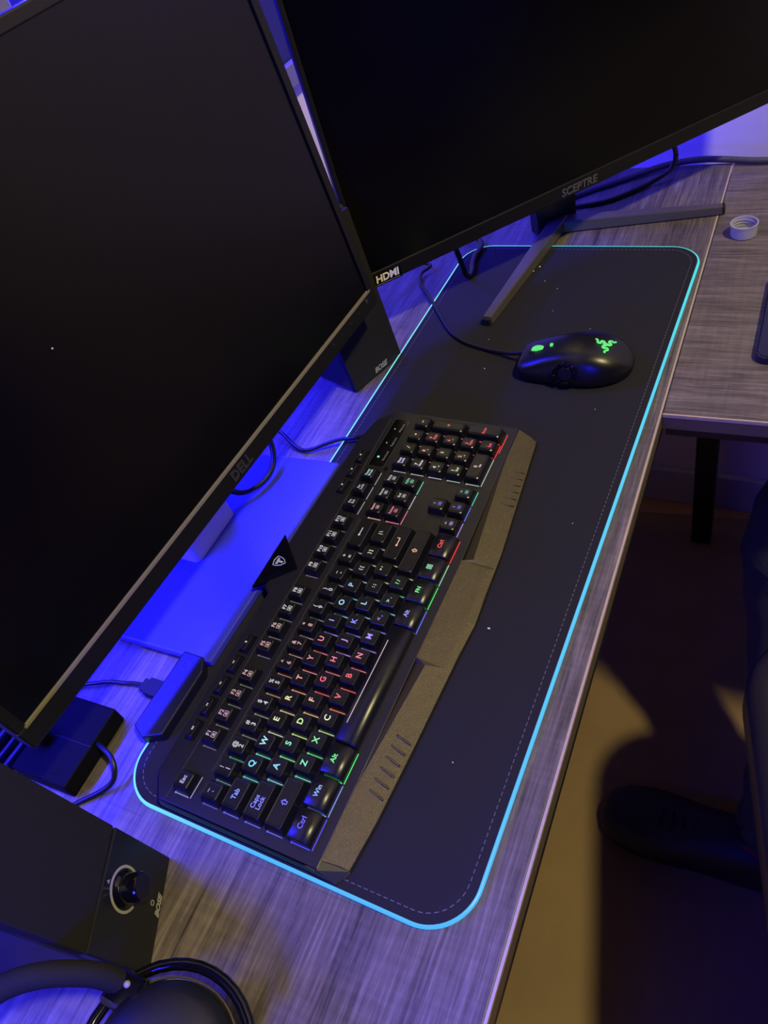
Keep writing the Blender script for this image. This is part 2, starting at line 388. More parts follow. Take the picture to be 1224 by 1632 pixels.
# ------------------------------------------------------------------ keyboard (millimetres, then scaled); local origin at pad level, y = 100 mm, tilted 2 deg
TILT = R_(2.0)
kb = empty('keyboard', mx=T(0, 0.1, 0) @ Matrix.Rotation(TILT, 4, 'X'))
tag(kb, 'black backlit gaming keyboard with rainbow legends on the desk pad', 'keyboard')
def K(x, y, z=0.0): return (x * 0.001, (y - 100.0) * 0.001, z * 0.001)
DK, KT = 15.2, 22.6           # deck level and key-top level
def padz(y): return 4.3 - math.tan(TILT) * (y - 100.0)    # pad surface in keyboard space
back = [(4.5, 118), (4.5, 249), (24, 263), (198, 264.5), (204, 272), (258, 274), (309, 273.5), (402, 270.5), (432, 264), (449.5, 247), (449.5, 113)]
front = [(441, 91), (300, 78), (258, 76.5), (225, 74.6), (192, 77), (105, 80.6), (50, 83.6), (14, 87.4), (3, 94)]
YD = 107.0
loop = [(x, y, DK - 1.2) for x, y in back] + [(x, y, 6.2) for x, y in front]
bm = B()
cxm = 226
ta = [bm.verts.new(K(x, y, z)) for x, y, z in loop]
mid = [bm.verts.new(K(x + (1.5 if x > 300 else -1.0 if x < 60 else 0), y + (1.2 if y > 240 else 0), max(padz(y) + 3.0, 6.0) if y > 100 else padz(y) + 1.2)) for x, y, z in loop]
ba = [bm.verts.new(K(x + (1.0 if x > 300 else -0.5 if x < 60 else 0), y, padz(y))) for x, y, z in loop]
n = len(loop)
for A, C in ((ta, mid), (mid, ba)):
    for i in range(n): bm.faces.new((A[i], A[(i + 1) % n], C[(i + 1) % n], C[i]))
bm.faces.new(ba); bm.faces.new(ta)
obj('case', bm, M['case'], kb, bevel=0.0006)
# deck
dpoly = [(5.5, YD), (5.5, 248.5), (24.5, 262), (198, 263.5), (205, 270.5), (258, 272.5), (309, 272.5), (402, 269.5), (431.5, 263), (448.5, 246.5), (448.5, 112), (281, YD), (176, YD)]
bm = B(); prism(bm, [K(x, y)[:2] for x, y in dpoly], (DK - 2.0) * 1e-3, DK * 1e-3)
obj('deck', bm, M['deck'], kb, bevel=0.0006)
# raised line along the function row, panel steps
for pl_ in ([(8, 244), (8.5, 243.2), (24, 243.6), (198, 244.4), (226, 244.4), (330, 245.0), (395, 247.5), (436, 248.6)], [(38, 219.2), (300, 219.2)]):
    bm = B(); tube(bm, [K(x, y, DK + 0.1) for x, y in pl_], 0.00035, 6); obj('trim_line', bm, M['trim'], kb)
# badge
bm = B(); prism(bm, [K(x, y)[:2] for x, y in ((199.0, 282.0), (229.5, 249.5), (263.0, 282.5))], (DK - 3) * 1e-3, (DK + 1.6) * 1e-3)
bg = obj('badge', bm, M['gloss_black'], kb, bevel=0.0008); bg['label'] = 'glossy triangular badge with a grey shield emblem'
bm = B(); prism(bm, [K(x, y)[:2] for x, y in ((203.5, 280.0), (229.6, 252.5), (258.5, 280.5))], (DK + 1.2) * 1e-3, (DK + 2.6) * 1e-3)
obj('badge_top', bm, M['gloss_black'], bg, bevel=0.0006)
sh = [(-5.2, 4.6), (0, 6.0), (5.2, 4.6), (5.0, 0.6), (3.2, -3.4), (0, -6.2), (-3.2, -3.4), (-5.0, 0.6)]
bm = B(); tube(bm, [K(231 + x, 269.5 + y, DK + 2.75) for x, y in sh], 0.0005, 6, closed=True)
me_t = [(-3.6, 3.2), (3.6, 3.2), (3.3, 1.0), (1.2, 1.4), (1.0, -3.6), (-1.0, -3.0), (-1.0, 1.2), (-3.2, 0.6)]
prism(bm, [K(231 + x, 269.5 + y)[:2] for x, y in me_t], (DK + 2.6) * 1e-3, (DK + 2.85) * 1e-3)
obj('emblem', bm, mat('grey_emblem_print', srgb(172, 186, 190), 0.4, vary=0.05), bg)

# palm rest
xs = [6, 14, 32, 50, 70, 105, 140, 174, 178, 192, 225, 258, 279, 283, 300, 340, 380, 410, 441]
def lerp_tab(tab, x):
    for (a, fa), (b, fb) in zip(tab, tab[1:]):
        if a <= x <= b: return fa + (fb - fa) * (x - a) / (b - a)
    return tab[0][1] if x < tab[0][0] else tab[-1][1]
outt = [(3, 93), (14, 87.4), (50, 83.6), (105, 80.6), (192, 77), (225, 74.6), (258, 76.5), (300, 78), (441, 91)]
wtab = [(0, 0), (66, 0), (174, 9.0), (177.9, 0), (279.1, 0), (283, 9.0), (400, 0), (450, 0)]
intab = [(6, 106.6), (174, 106.8), (281, 106.8), (441, 110.6)]
bm = B(); cols = []
for x in xs:
    wq = lerp_tab(wtab, x) if x not in (178, 279) else 0.0
    yi = lerp_tab(intab, x); yo = lerp_tab(outt, x)
    xi = 11.5 if x == 6 else (446.5 if x == 441 else x)
    xo = 13.5 if x == 6 else x
    zi = DK + 0.5
    cols.append([bm.verts.new(K(xi, yi + 0.5, zi - 8)), bm.verts.new(K(xi, yi + 0.5, zi - wq * 0.50)), bm.verts.new(K(xi, yi - max(wq, 0.05), zi - wq * 0.12)),
                 bm.verts.new(K((xi + xo) / 2, yo + 7, 10.4 - wq * 0.08)), bm.verts.new(K(xo, yo + 1.0, 7.4)), bm.verts.new(K(xo, yo + 1.4, 5.6))])
for a, b in zip(cols, cols[1:]):
    for j in range(5): bm.faces.new((a[j], a[j + 1], b[j + 1], b[j]))
bm.faces.new(cols[0]); bm.faces.new(list(reversed(cols[-1])))
for i_ in range(len(cols) - 1): bm.faces.new((cols[i_][5], cols[i_][0], cols[i_ + 1][0], cols[i_ + 1][5]))
pr = obj('palm_rest', bm, M['palm'], kb); pr['label'] = 'textured brown-black palm rest along the front'
bm = B(); cw = [(4.6, 107.2, DK - 0.1), (12.2, 107.2, DK - 0.1), (13.8, 88.0, 6.9), (3.4, 94.2, 6.9)]
va = [bm.verts.new(K(*p)) for p in cw]; vb = [bm.verts.new(K(p[0], p[1], 5.2)) for p in cw]
bm.faces.new(va); bm.faces.new(vb[::-1])
for i_ in range(4): bm.faces.new((va[i_], va[(i_ + 1) % 4], vb[(i_ + 1) % 4], vb[i_]))
obj('case_corner', bm, M['case'], kb)
def ridge(x, y0, y1, dx):
    pts = []
    for t in (0, 0.15, 0.5, 0.85, 1): 
        y = y0 + (y1 - y0) * t
        yo = lerp_tab(outt, x); f = min(1, max(0, (y - yo - 1) / 18.0)); z = 8.0 + (12.6 - 8.0) * f + (0.9 if 0.1 < t < 0.9 else -0.2)
        pts.append(K(x + dx * t, y, z))
    b_ = B(); tube(b_, catmull(pts, 3), 0.0010, 8); obj('grip_ridge', b_, M['palm'], pr, smooth=True)
for i_ in range(6): ridge(66 + i_ * 9.0, 86.4 - i_ * 0.4, 98.5 - i_ * 0.4, 2.5)
for i_ in range(6): ridge(355 + i_ * 8.4, 86.2 + i_ * 0.7, 98.0 + i_ * 0.7, -2.5)

# --- keys
def cap_mesh(wd, dp, h=KT - DK, tx=2.5, tf=2.9, tb=1.5):
    b_ = B(); hw, hd = wd / 2 * 1e-3, dp / 2 * 1e-3; h *= 1e-3; tx *= 1e-3; tf *= 1e-3; tb *= 1e-3
    rings = []
    for (x0, x1, y0, y1, z, c) in ((-hw, hw, -hd, hd, 0, 0.0008), (-hw + tx * .85, hw - tx * .85, -hd + tf * .85, hd - tb * .85, h - 0.0006, 0.0012), (-hw + tx + .0003, hw - tx - .0003, -hd + tf + .0003, hd - tb - .0003, h, 0.0011), (-hw + tx + .0022, hw - tx - .0022, -hd + tf + .001, hd - tb - .001, h - 0.00025, 0.0004)):
        ring = []
        for px, py in ((x0, y0 + c), (x0 + c, y0), (x1 - c, y0), (x1, y0 + c), (x1, y1 - c), (x1 - c, y1), (x0 + c, y1), (x0, y1 - c)): ring.append(b_.verts.new((px, py, z)))
        rings.append(ring)
    for a, c in zip(rings, rings[1:]):
        for k in range(8): b_.faces.new((a[k], a[(k + 1) % 8], c[(k + 1) % 8], c[k]))
    b_.faces.new(rings[-1])
    bmesh.ops.recalc_face_normals(b_, faces=b_.faces)
    me = bpy.data.meshes.new('keycap'); b_.to_mesh(me); b_.free(); me.materials.append(M['keycap']); return me
def round_cap_mesh(wd, dp, h=KT - DK + 0.4):
    hd = dp / 2; prof = [(hd - 0.4, 0), (hd - 1.4, h - 0.6), (hd - 2.4, h)]
    for k in range(9):
        a = R_(90 * k / 8); prof.append((-hd + 8.6 - 8.4 * math.sin(a), h - (h - 1.0) * (1 - math.cos(a))))
    prof.append((-hd + 0.2, 0))
    b_ = B(); hw = wd / 2
    secs = [(-hw, 0.0), (-hw + 0.9, 1.0), (hw - 0.9, 1.0), (hw, 0.0)]
    rings = []
    for x, s in secs:
        rings.append([b_.verts.new((x * 1e-3, p[0] * 1e-3, max(0, p[1] - (0.9 if s == 0 and p[1] > 1 else 0)) * 1e-3)) for p in prof])
    n_ = len(prof)
    for a, c in zip(rings, rings[1:]):
        for k in range(n_ - 1): b_.faces.new((a[k], a[k + 1], c[k + 1], c[k]))
    b_.faces.new(rings[0]); b_.faces.new(list(reversed(rings[-1])))
    bmesh.ops.recalc_face_normals(b_, faces=b_.faces)
    me = bpy.data.meshes.new('round_keycap'); b_.to_mesh(me); b_.free(); me.materials.append(M['keycap'])
    for p in me.polygons: p.use_smooth = len(p.vertices) == 4 and abs(p.normal.x) < 0.3
    return me
_caps = {}
def strip_mesh(name, rects, z0, z1, m):
    b_ = B()
    for (x0, x1, y0, y1) in rects: box(b_, x0 * 1e-3, x1 * 1e-3, y0 * 1e-3, y1 * 1e-3, z0 * 1e-3, z1 * 1e-3)
    me = bpy.data.meshes.new(name); b_.to_mesh(me); b_.free(); me.materials.append(m); return me
def poly_mesh(polys, m):
    b_ = B()
    for p in polys: prism(b_, [(x * 1e-3, y * 1e-3) for x, y in p], 0, 0.00012)
    bmesh.ops.recalc_face_normals(b_, faces=b_.faces)
    me = bpy.data.meshes.new('legend'); b_.to_mesh(me); b_.free(); me.materials.append(m); return me
def frame_rects(w_, h_, t): return [[(-w_, -h_), (w_, -h_), (w_, -h_ + t), (-w_, -h_ + t)], [(-w_, h_ - t), (w_, h_ - t), (w_, h_), (-w_, h_)], [(-w_, -h_ + t), (-w_ + t, -h_ + t), (-w_ + t, h_ - t), (-w_, h_ - t)], [(w_ - t, -h_ + t), (w_, -h_ + t), (w_, h_ - t), (w_ - t, h_ - t)]]
def shifted(polys, dx, dy): return [[(x + dx, y + dy) for x, y in p] for p in polys]
SHAPES = {
    'left': [[(-5, 0), (-3, 1.3), (-3, .35), (5, .35), (5, -.35), (-3, -.35), (-3, -1.3)]],
    'enter': [[(-5, -1.2), (-3, .1), (-3, -.85), (4.3, -.85), (4.3, 1.4), (5, 1.4), (5, -1.55), (-3, -1.55), (-3, -2.5)]],
    'shift': [[(0, 2.9), (-2.6, 0), (-1.5, 0), (0, 1.8)], [(0, 2.9), (0, 1.8), (1.5, 0), (2.6, 0)], [(-1.5, 0), (-1.3, -2.4), (-.7, -1.8), (-.7, .6)], [(1.5, 0), (.7, .6), (.7, -1.8), (1.3, -2.4)], [(-1.3, -2.4), (1.3, -2.4), (.7, -1.8), (-.7, -1.8)]],
    'menu': frame_rects(2.3, 2.5, .5) + [[(-1.4, .8), (1.4, .8), (1.4, 1.4), (-1.4, 1.4)], [(-1.4, -.3), (1.4, -.3), (1.4, .3), (-1.4, .3)], [(-1.4, -1.4), (1.4, -1.4), (1.4, -.8), (-1.4, -.8)]],
    'box': frame_rects(2.1, 1.55, .35) + [[(-1.1, -.6), (1.1, -.6), (.6, .6), (-.8, .5)]],
    'slash': [[(-1.4, -2.2), (-.7, -2.2), (1.4, 2.2), (.7, 2.2)]],
    'dot': [[(math.cos(R_(a)) * 1.2, math.sin(R_(a)) * 1.2) for a in range(0, 360, 45)]],
    'plus': [[(-1.8, -.35), (1.8, -.35), (1.8, .35), (-1.8, .35)], [(-.35, .35), (.35, .35), (.35, 1.8), (-.35, 1.8)], [(-.35, -1.8), (.35, -1.8), (.35, -.35), (-.35, -.35)]],
    'minus': [[(-1.5, -.35), (1.5, -.35), (1.5, .35), (-1.5, .35)]],
    'aup': [[(0, 1.6), (-1.2, .2), (-.3, .2), (-.3, -1.6), (.3, -1.6), (.3, .2), (1.2, .2)]],
    'adn': [[(0, -1.6), (1.2, -.2), (.3, -.2), (.3, 1.6), (-.3, 1.6), (-.3, -.2), (-1.2, -.2)]],
    'alf': [[(-1.6, 0), (-.2, 1.2), (-.2, .3), (1.6, .3), (1.6, -.3), (-.2, -.3), (-.2, -1.2)]],
    'art': [[(1.6, 0), (.2, -1.2), (.2, -.3), (-1.6, -.3), (-1.6, .3), (.2, .3), (.2, 1.2)]],
    'bars': [[(-1.8, -.9), (-.9, -.9), (-.9, .9), (-1.8, .9)], [(-.5, -.9), (.4, -.9), (.4, .9), (-.5, .9)], [(.8, -.9), (1.8, -.9), (1.8, .9), (.8, .9)]],
    'prev': [[(-1.6, 0), (0, 1), (0, -1)], [(.1, 0), (1.7, 1), (1.7, -1)]],
    'stop': [[(-1, -1), (1, -1), (1, 1), (-1, 1)]],
}
def legend_bits(key, bits, rgb, z, s=1.0):
    m_ = glow(rgb, s)
    for kind, val, dx, dy, size in bits:
        mx = T(dx * 1e-3, dy * 1e-3, z * 1e-3)
        if kind == 't': text('legend', val, size * 1e-3, m_, key, mx, bold=size * 0.018e-3)
        else:
            me = poly_mesh(SHAPES[val], m_); link('legend', me, m_, key, mx @ Matrix.Scale(size, 4))
def key(x, y, wd, dp, bits, rgb, leak=None, round_=False, h=KT - DK, s=1.05, leak_s=0.7, front=False, side=True, tx=2.5, tf=2.9, tb=1.5, sides_y=1.0):
    k_ = (wd, dp, round_, h, tx, tf, tb)
    if k_ not in _caps: _caps[k_] = round_cap_mesh(wd, dp) if round_ else cap_mesh(wd, dp, h, tx, tf, tb)
    o = link('key', _caps[k_], None, kb, T(*K(x, y, DK)))
    legend_bits(o, bits, rgb, (h if not round_ else KT - DK + 0.4) + (-0.16 if not round_ else 0.02), s)
    lk = leak if leak is not None else rgb
    if lk:
        rects = []
        hw, hd = wd / 2, dp / 2
        if side: rects += [(-hw - 0.95, -hw - 0.25, -hd + 1.0, hd * 0.55), (-hw - 1.3, -hw + 0.15, hd * 0.55, hd * 0.55 + 1.1)]
        if front: rects += [(-hw - 0.6, hw - 0.6, -hd - 1.0, -hd - 0.3)]
        if rects: link('backlight_gap', strip_mesh('backlight_gap', rects, 0.02, 0.25, glow(lk, leak_s)), None, o)
    return o

U = 19.0
def ux(u): return 14.5 + U * u
CW = 17.4
yF, yN, yQ, yA, yZ, yB = 232.8, 206.2, 187.0, 167.6, 148.4, 127.0
WHT = (205, 205, 210); GRY = (150, 150, 158); PNK = (225, 130, 150); RED = (245, 70, 80); BLU = (110, 110, 255); LBL = (150, 200, 255); CYN = (120, 220, 250); GRN = (110, 235, 165); YEL = (225, 232, 170); ORG = (240, 180, 150); LIL = (160, 150, 250); TEA = (130, 225, 205)
# number row
num = [('~', '`', (150, 150, 220), BLU), ('!', '1', (170, 175, 210), (120, 160, 200)), ('@', '2', WHT, (90, 190, 160)), ('#', '3', WHT, GRY), ('$', '4', WHT, (180, 180, 185)), ('%', '5', WHT, (215, 180, 160)), ('^', '6', (210, 160, 165), (225, 150, 150)), ('&', '7', (210, 170, 180), (230, 170, 175)), ('*', '8', (220, 160, 165), (200, 180, 190)), ('(', '9', (190, 200, 215), (150, 170, 200)), (')', '0', (200, 205, 215), GRY), ('_', '-', WHT, WHT), ('+', '=', WHT, WHT)]
for i_, (a, b, c, lk) in enumerate(num):
    key(ux(i_ + .5), yN, CW, CW, [('t', a, -0.6, 3.0, 5.2), ('t', b, -0.3, -2.5, 5.6)], c, lk, s=0.9, leak_s=0.45)
key(ux(14), yN, 2 * U - 1.6, CW, [('p', 'left', 0, 0.6, 1.0)], WHT, WHT)
# Q row
key(ux(.75), yQ, 1.5 * U - 1.6, CW, [('t', 'Tab', -0.6, 0.4, 5.4)], (130, 150, 255), BLU)
for i_, (ch, c) in enumerate(zip('QWERTYUIOP', [CYN, (170, 230, 245), YEL, (235, 225, 160), (240, 160, 150), (235, 140, 155), (230, 130, 150), LIL, (160, 215, 250), (130, 200, 245)])):
    key(ux(2 + i_), yQ, CW, CW, [('t', ch, 0, 0.8, 6.9)], c, {'Q': (110, 215, 235), 'W': (120, 225, 205), 'E': (220, 215, 195), 'R': (230, 215, 170)}.get(ch))
key(ux(12), yQ, CW, CW, [('t', '{ [', 0, 0.6, 4.4)], WHT); key(ux(13), yQ, CW, CW, [('t', '} ]', 0, 0.6, 4.4)], (225, 230, 190))
key(ux(14.25), yQ, 1.5 * U - 1.6, CW, [('t', '| \\', -1, 0.6, 4.6)], WHT)
# A row
key(ux(.875), yA, 1.75 * U - 1.6, CW, [('t', 'Caps', -2.4, 2.6, 5.0), ('t', 'Lock', -2.4, -2.0, 5.0)], (130, 130, 255), BLU)
for i_, (ch, c) in enumerate(zip('ASDFGHJKL', [(140, 215, 250), (140, 240, 190), (205, 240, 150), (240, 190, 150), (238, 100, 120), (235, 120, 150), (190, 140, 225), (140, 140, 255), (150, 215, 250)])):
    key(ux(2.25 + i_), yA, CW, CW, [('t', ch, 0, 0.8, 6.9)], c)
key(ux(11.25), yA, CW, CW, [('t', ': ;', 0, 0.6, 5.0)], (190, 230, 220)); key(ux(12.25), yA, CW, CW, [('t', '" \'', 0, 0.6, 5.0)], (225, 230, 190))
key(ux(13.875), yA, 2.25 * U - 1.6, CW, [('p', 'enter', 0, 0.8, 1.0)], (240, 190, 165), (235, 210, 150))
# Z row
key(ux(1.125), yZ, 2.25 * U - 1.6, CW, [('p', 'shift', 0, 0.4, 1.0)], (120, 110, 255), BLU)
for i_, (ch, c) in enumerate(zip('ZXCVBNM', [(130, 240, 190), (140, 245, 160), (225, 240, 200), (245, 110, 100), (240, 95, 110), (240, 120, 160), (165, 140, 245)])):
    key(ux(2.75 + i_), yZ, CW, CW, [('t', ch, 0, 0.8, 6.9)], c, {'Z': (120, 230, 215), 'X': (110, 235, 150), 'C': (190, 235, 170), 'V': (240, 140, 110)}.get(ch))
key(ux(9.75), yZ, CW, CW, [('t', '< ,', 0, 0.6, 5.0)], (140, 140, 255)); key(ux(10.75), yZ, CW, CW, [('t', '> .', 0, 0.6, 5.0)], (150, 225, 235)); key(ux(11.75), yZ, CW, CW, [('t', '? /', 0, 0.6, 5.0)], (120, 235, 170))
key(ux(13.625), yZ, 2.75 * U - 1.6, CW, [('p', 'shift', 0, 0.4, 0.95)], (245, 180, 150), (230, 220, 160))
# bottom row, rounded fronts
def bkey(x0, x1, bits, c, lk, ls=0.85, side=True):
    return key((x0 + x1) / 2, yB, x1 - x0 - 1.5, 20.5, bits, c, lk, round_=True, front=True, leak_s=ls, side=side)
bkey(14.5, 39.0, [('t', 'Ctrl', 1.0, 2.0, 5.6)], (105, 95, 255), (80, 75, 255))
wk = bkey(39.0, 64.5, [('t', 'Win', 0, 2.0, 5.2)], (140, 180, 255), (130, 160, 255))
bkey(64.5, 90.5, [('t', 'Alt', 0, 2.0, 5.6)], (110, 240, 140), (70, 235, 110), 1.0)
sp = bkey(90.5, 197.5, [], WHT, False, side=False)
link('legend', strip_mesh('legend', [(-38, 38, 5.2, 5.9)], KT - DK + 0.3, KT - DK + 0.5, glow((215, 190, 200), 0.8)), None, sp)
bkey(197.5, 222.5, [('t', 'Alt', 0, 1.4, 5.4)], (150, 150, 245), (110, 120, 255))
fk = bkey(222.5, 247.5, [('t', 'FN', 0, 1.4, 5.2)], (110, 240, 140), (70, 235, 120), 1.0)
bkey(247.5, 272.5, [('p', 'menu', 0, 1.6, 1.0)], (150, 225, 175), (170, 225, 190))
bkey(272.5, 299.5, [('t', 'Ctrl', 0, 1.6, 5.4)], (245, 80, 90), (255, 50, 55), 1.0)
for k_ in (wk, fk):
    bm = B(); lathe(bm, ((0.0054, -0.0003), (0.0054, 0.0002), (0.0049, 0.0002), (0.0049, -0.0003)), 28, (0, 0.0018, (KT - DK + 0.4) * 1e-3), closed=True)
    obj('key_ring', bm, M['gloss_black'], k_)
# function row
def fkey(x, label, c, lk=None):
    return key(x, yF, 16.6, 16.0, [('t', label, -0.2, 2.6, 4.9), ('p', 'box', -0.2, -2.1, 1.15)], c, lk or GRY, s=0.9, leak_s=0.35)
key(23.4, yF, 17.4, 16.6, [('t', 'Esc', 0, 0.4, 5.0)], (190, 190, 235), (170, 175, 235), s=0.8, leak_s=0.6, front=True)
for i_ in range(4): fkey(62.3 + 18.7 * i_, 'F%d' % (1 + i_), ((200, 175, 200), (205, 160, 200), (205, 160, 165), (205, 170, 165))[i_])
for i_ in range(4): fkey(147.4 + 19.1 * i_, 'F%d' % (5 + i_), ((215, 165, 165), (205, 175, 170), WHT, WHT)[i_])
for i_ in range(4): fkey(234.2 + 18.6 * i_, 'F%d' % (9 + i_), WHT)
for x, a, b, c in ((313, 'Prt', 'Scn', WHT), (332.6, 'Scr', 'Lock', WHT), (352.3, 'Pause', 'Break', (180, 225, 225))):
    key(x, yF, 16.8, 16.2, [('t', a, 0, 1.6, 3.6), ('t', b, 0, -1.7, 3.6)], c, None if x < 314 else WHT, s=0.7, leak_s=0.5, front=True, side=False)
# navigation block
for x, y, a, c in ((312.3, yN, 'Insert', (225, 180, 180)), (331.4, yN, 'Home', WHT), (350.6, yN, 'PgUp', WHT), (312.3, yQ, 'Delete', (235, 130, 165)), (331.4, yQ, 'End', WHT), (350.6, yQ, 'PgDn', (120, 225, 195))):
    key(x, y, CW, CW, [('t', a, -0.2, 2.6, 3.4), ('p', 'box', 0.0, -1.9, 0.95)], c, c, s=0.8, leak_s=0.8, front=(y == yQ), side=(x < 320))
for x, y, a, c, lk in ((330.6, 149.6, 'aup', (130, 130, 255), None), (310.6, 130.4, 'alf', (190, 170, 250), (180, 150, 240)), (330.6, 130.4, 'adn', (120, 120, 255), (100, 130, 255)), (349.8, 130.4, 'art', (100, 215, 230), (90, 230, 200))):
    key(x, y, CW, CW, [('p', a, -0.4, 3.2, 0.9), ('p', 'box', 0.2, -1.8, 0.9)], c, lk, s=0.8, leak_s=0.8, front=(y < 140), side=False)
# number pad
yP = [207.4, 188.4, 169.2, 150.0, 130.6]; xP = [374.8, 393.8, 412.6, 431.8]
def nkey(ci, ri, bits, c, lk=None, **kw): return key(xP[ci], yP[ri], CW, CW, bits, c, lk or c, leak_s=0.6, **kw)
nkey(0, 0, [('t', 'Num', 0, 1.7, 3.6), ('t', 'Lock', 0, -1.6, 3.6)], (200, 190, 235)); nkey(1, 0, [('p', 'slash', 0, 0.6, 0.9)], (230, 190, 195)); nkey(2, 0, [('p', 'dot', 0, 0.6, 0.8)], (230, 205, 210)); nkey(3, 0, [('p', 'minus', 0, 0.6, 0.9)], (225, 215, 215))
for ci, ri, d, sub, c in ((0, 1, '7', 'Home', (215, 215, 225)), (1, 1, '8', '^', (235, 150, 155)), (2, 1, '9', 'PgUp', (240, 95, 105)), (0, 2, '4', '<', (220, 220, 225)), (1, 2, '5', '', (235, 190, 190)), (2, 2, '6', '>', (240, 100, 110)), (0, 3, '1', 'End', (190, 230, 205)), (1, 3, '2', 'v', (235, 170, 170)), (2, 3, '3', 'PgDn', (240, 90, 100))):
    nkey(ci, ri, [('t', d, -1.4 if sub else 0, 1.8, 4.6)] + ([('t', sub, 0.6, -2.0, 3.2)] if sub else []), c)
key(xP[3], (yP[1] + yP[2]) / 2, CW, 2 * U - 1.6, [('p', 'plus', 0, 0.6, 0.9)], (240, 130, 135), s=0.9, leak_s=0.6)
key(xP[3], (yP[3] + yP[4]) / 2, CW, 2 * U - 1.6, [('t', 'Enter', 0, 0.6, 4.0)], (245, 75, 85), s=0.9, leak_s=0.9)
key((xP[0] + xP[1]) / 2, yP[4], 2 * U - 1.6, CW, [('t', '0', -1.2, 1.6, 4.6), ('t', 'Ins', 0.6, -2.2, 3.2)], (215, 195, 205), (200, 215, 205), leak_s=0.7, front=True)
key(xP[2], yP[4], CW, CW, [('t', '.', -1.2, 1.8, 5.0), ('t', 'Del', 0.6, -2.2, 3.4)], (245, 85, 95), (255, 60, 65), leak_s=0.9, front=True)
bm = B(); box(bm, *[v * 1e-3 for v in (411, 437, 119.0 - 100, 119.8 - 100, DK + 0.02, DK + 0.3)])
obj('backlight_gap', bm, glow((255, 60, 65), 0.9), kb)
# media keys
def mkey(x, shape, y=252.6):
    o = key(x, y, 16.2, 7.4, [('p', shape, 0, 0.6, 0.8)], (225, 220, 205), None, h=4.2, s=0.75, side=False, tx=1.0, tf=1.8, tb=1.0)
    bm = B(); prism(bm, [(-0.0088, -0.0046), (0.0088, -0.0046), (0.0088, 0.0046), (-0.0088, 0.0046)], 0.00002, 0.0003); obj('key_well', bm, M['gloss_black'], o)
for x, s_ in ((62.0, 'bars'), (83.2, 'prev'), (103.6, 'prev'), (124.4, 'prev'), (145.2, 'stop')): mkey(x, s_)
for x, s_ in ((333.4, 'dot'), (355.2, 'dot'), (375.8, 'dot')): mkey(x, s_, 254.2)
# lock light panel
bm = B(); b0 = B()
pnl = obj('lock_panel', prism(b0, [K(x, y)[:2] for x, y in rrect(367, 437, 226, 243.5, 3, 4)], (DK - 0.2) * 1e-3, (DK + 0.12) * 1e-3), M['gloss_black'], kb)
tube(bm, [K(x, y, DK + 0.2) for x, y in rrect(367, 437, 226, 243.5, 3, 4)], 0.0003, 6, closed=True); obj('panel_outline', bm, M['trim'], pnl)
for x, nm, c, s_ in ((380.5, 'NumLock', (90, 235, 190), 1.3), (401.0, 'CapsLock', (190, 190, 180), 0.6), (422.0, 'WinLock', (190, 190, 180), 0.6)):
    bm = B(); lathe(bm, ((0.0013 if s_ > 1 else 0.0008, 0), (0.0010 if s_ > 1 else 0.0006, 0.0006)), 14, K(x, 237.5, DK + 0.1)); obj('indicator_light', bm, glow(c, s_), pnl, smooth=True)
    text('lettering', nm, 0.0034, M['grey_print'], pnl, T(*K(x + 2.5, 230.6, DK + 0.15)))
bm = B(); cyl(bm, K(366, 222, DK), 0.0022, 0, 0.0004, 16); obj('screw_cover', bm, M['gloss_black'], kb)
cable('keyboard_cable', [(0.4125, 0.2725, 0.0125), (0.409, 0.284, 0.0115), (0.405, 0.300, 0.0105), (0.397, 0.316, 0.008), (0.390, 0.330, 0.005), (0.3885, 0.342, 0.0040), (0.394, 0.357, 0.006), (0.404, 0.378, 0.012), (0.418, 0.42, 0.012), (0.43, 0.47, 0.004)], 0.0021, M['cable'], 'black cable leaving the back of the backlit keyboard')

# ------------------------------------------------------------------ monitors
def panel_matrix(o, yaw, tilt):
    y, t = R_(yaw), R_(tilt)
    X = Vector((math.cos(y), math.sin(y), 0)); b = Vector((-math.sin(y), math.cos(y), 0))
    Z = Vector((0, 0, math.cos(t))) + b * math.sin(t); Y = Z.cross(X)
    return Matrix(((X.x, Y.x, Z.x, o[0]), (X.y, Y.y, Z.y, o[1]), (X.z, Y.z, Z.z, o[2]), (0, 0, 0, 1)))
def frame_mesh(bm, W, H, l, r, b, t, y0, y1):
    box(bm, 0, W, y0, y1, 0, b); box(bm, 0, W, y0, y1, H - t, H); box(bm, 0, l, y0, y1, b, H - t); box(bm, W - r, W, y0, y1, b, H - t)

# monitor behind the keyboard
PM1 = panel_matrix((-0.0116, 0.3028, 0.100), -1.868, 6.0)
mon1 = empty('monitor', (0.249, 0.335, 0.0041)); tag(mon1, 'black monitor on a rectangular silver stand right behind the keyboard', 'monitor')
P1 = T(-0.249, -0.335, -0.0041) @ PM1
W1, H1 = 0.541, 0.363
bm = B(); frame_mesh(bm, W1, H1, 0.009, 0.009, 0.0195, 0.009, 0.0, 0.020); obj('bezel', bm, M['bezel'], mon1, bevel=0.0012, mx=P1)
bm = B(); box(bm, 0.009, W1 - 0.009, 0.0016, 0.010, 0.0195, H1 - 0.009); sc1 = obj('screen', bm, M['screen'], mon1, mx=P1)
bm = B(); bmesh.ops.create_icosphere(bm, subdivisions=1, radius=0.0009, matrix=T(0.1995, 0.0019, 0.196)); obj('screen_speck', bm, M['lint'], sc1)
bm = B(); prism_x(bm, [(-0.0006, 0.0178), (-0.0003, 0.0199), (0.0012, 0.0206), (0.0040, 0.0206), (0.0040, 0.0178)], 0.007, W1 - 0.007); obj('screen_lip', bm, M['lip'], mon1, mx=P1)
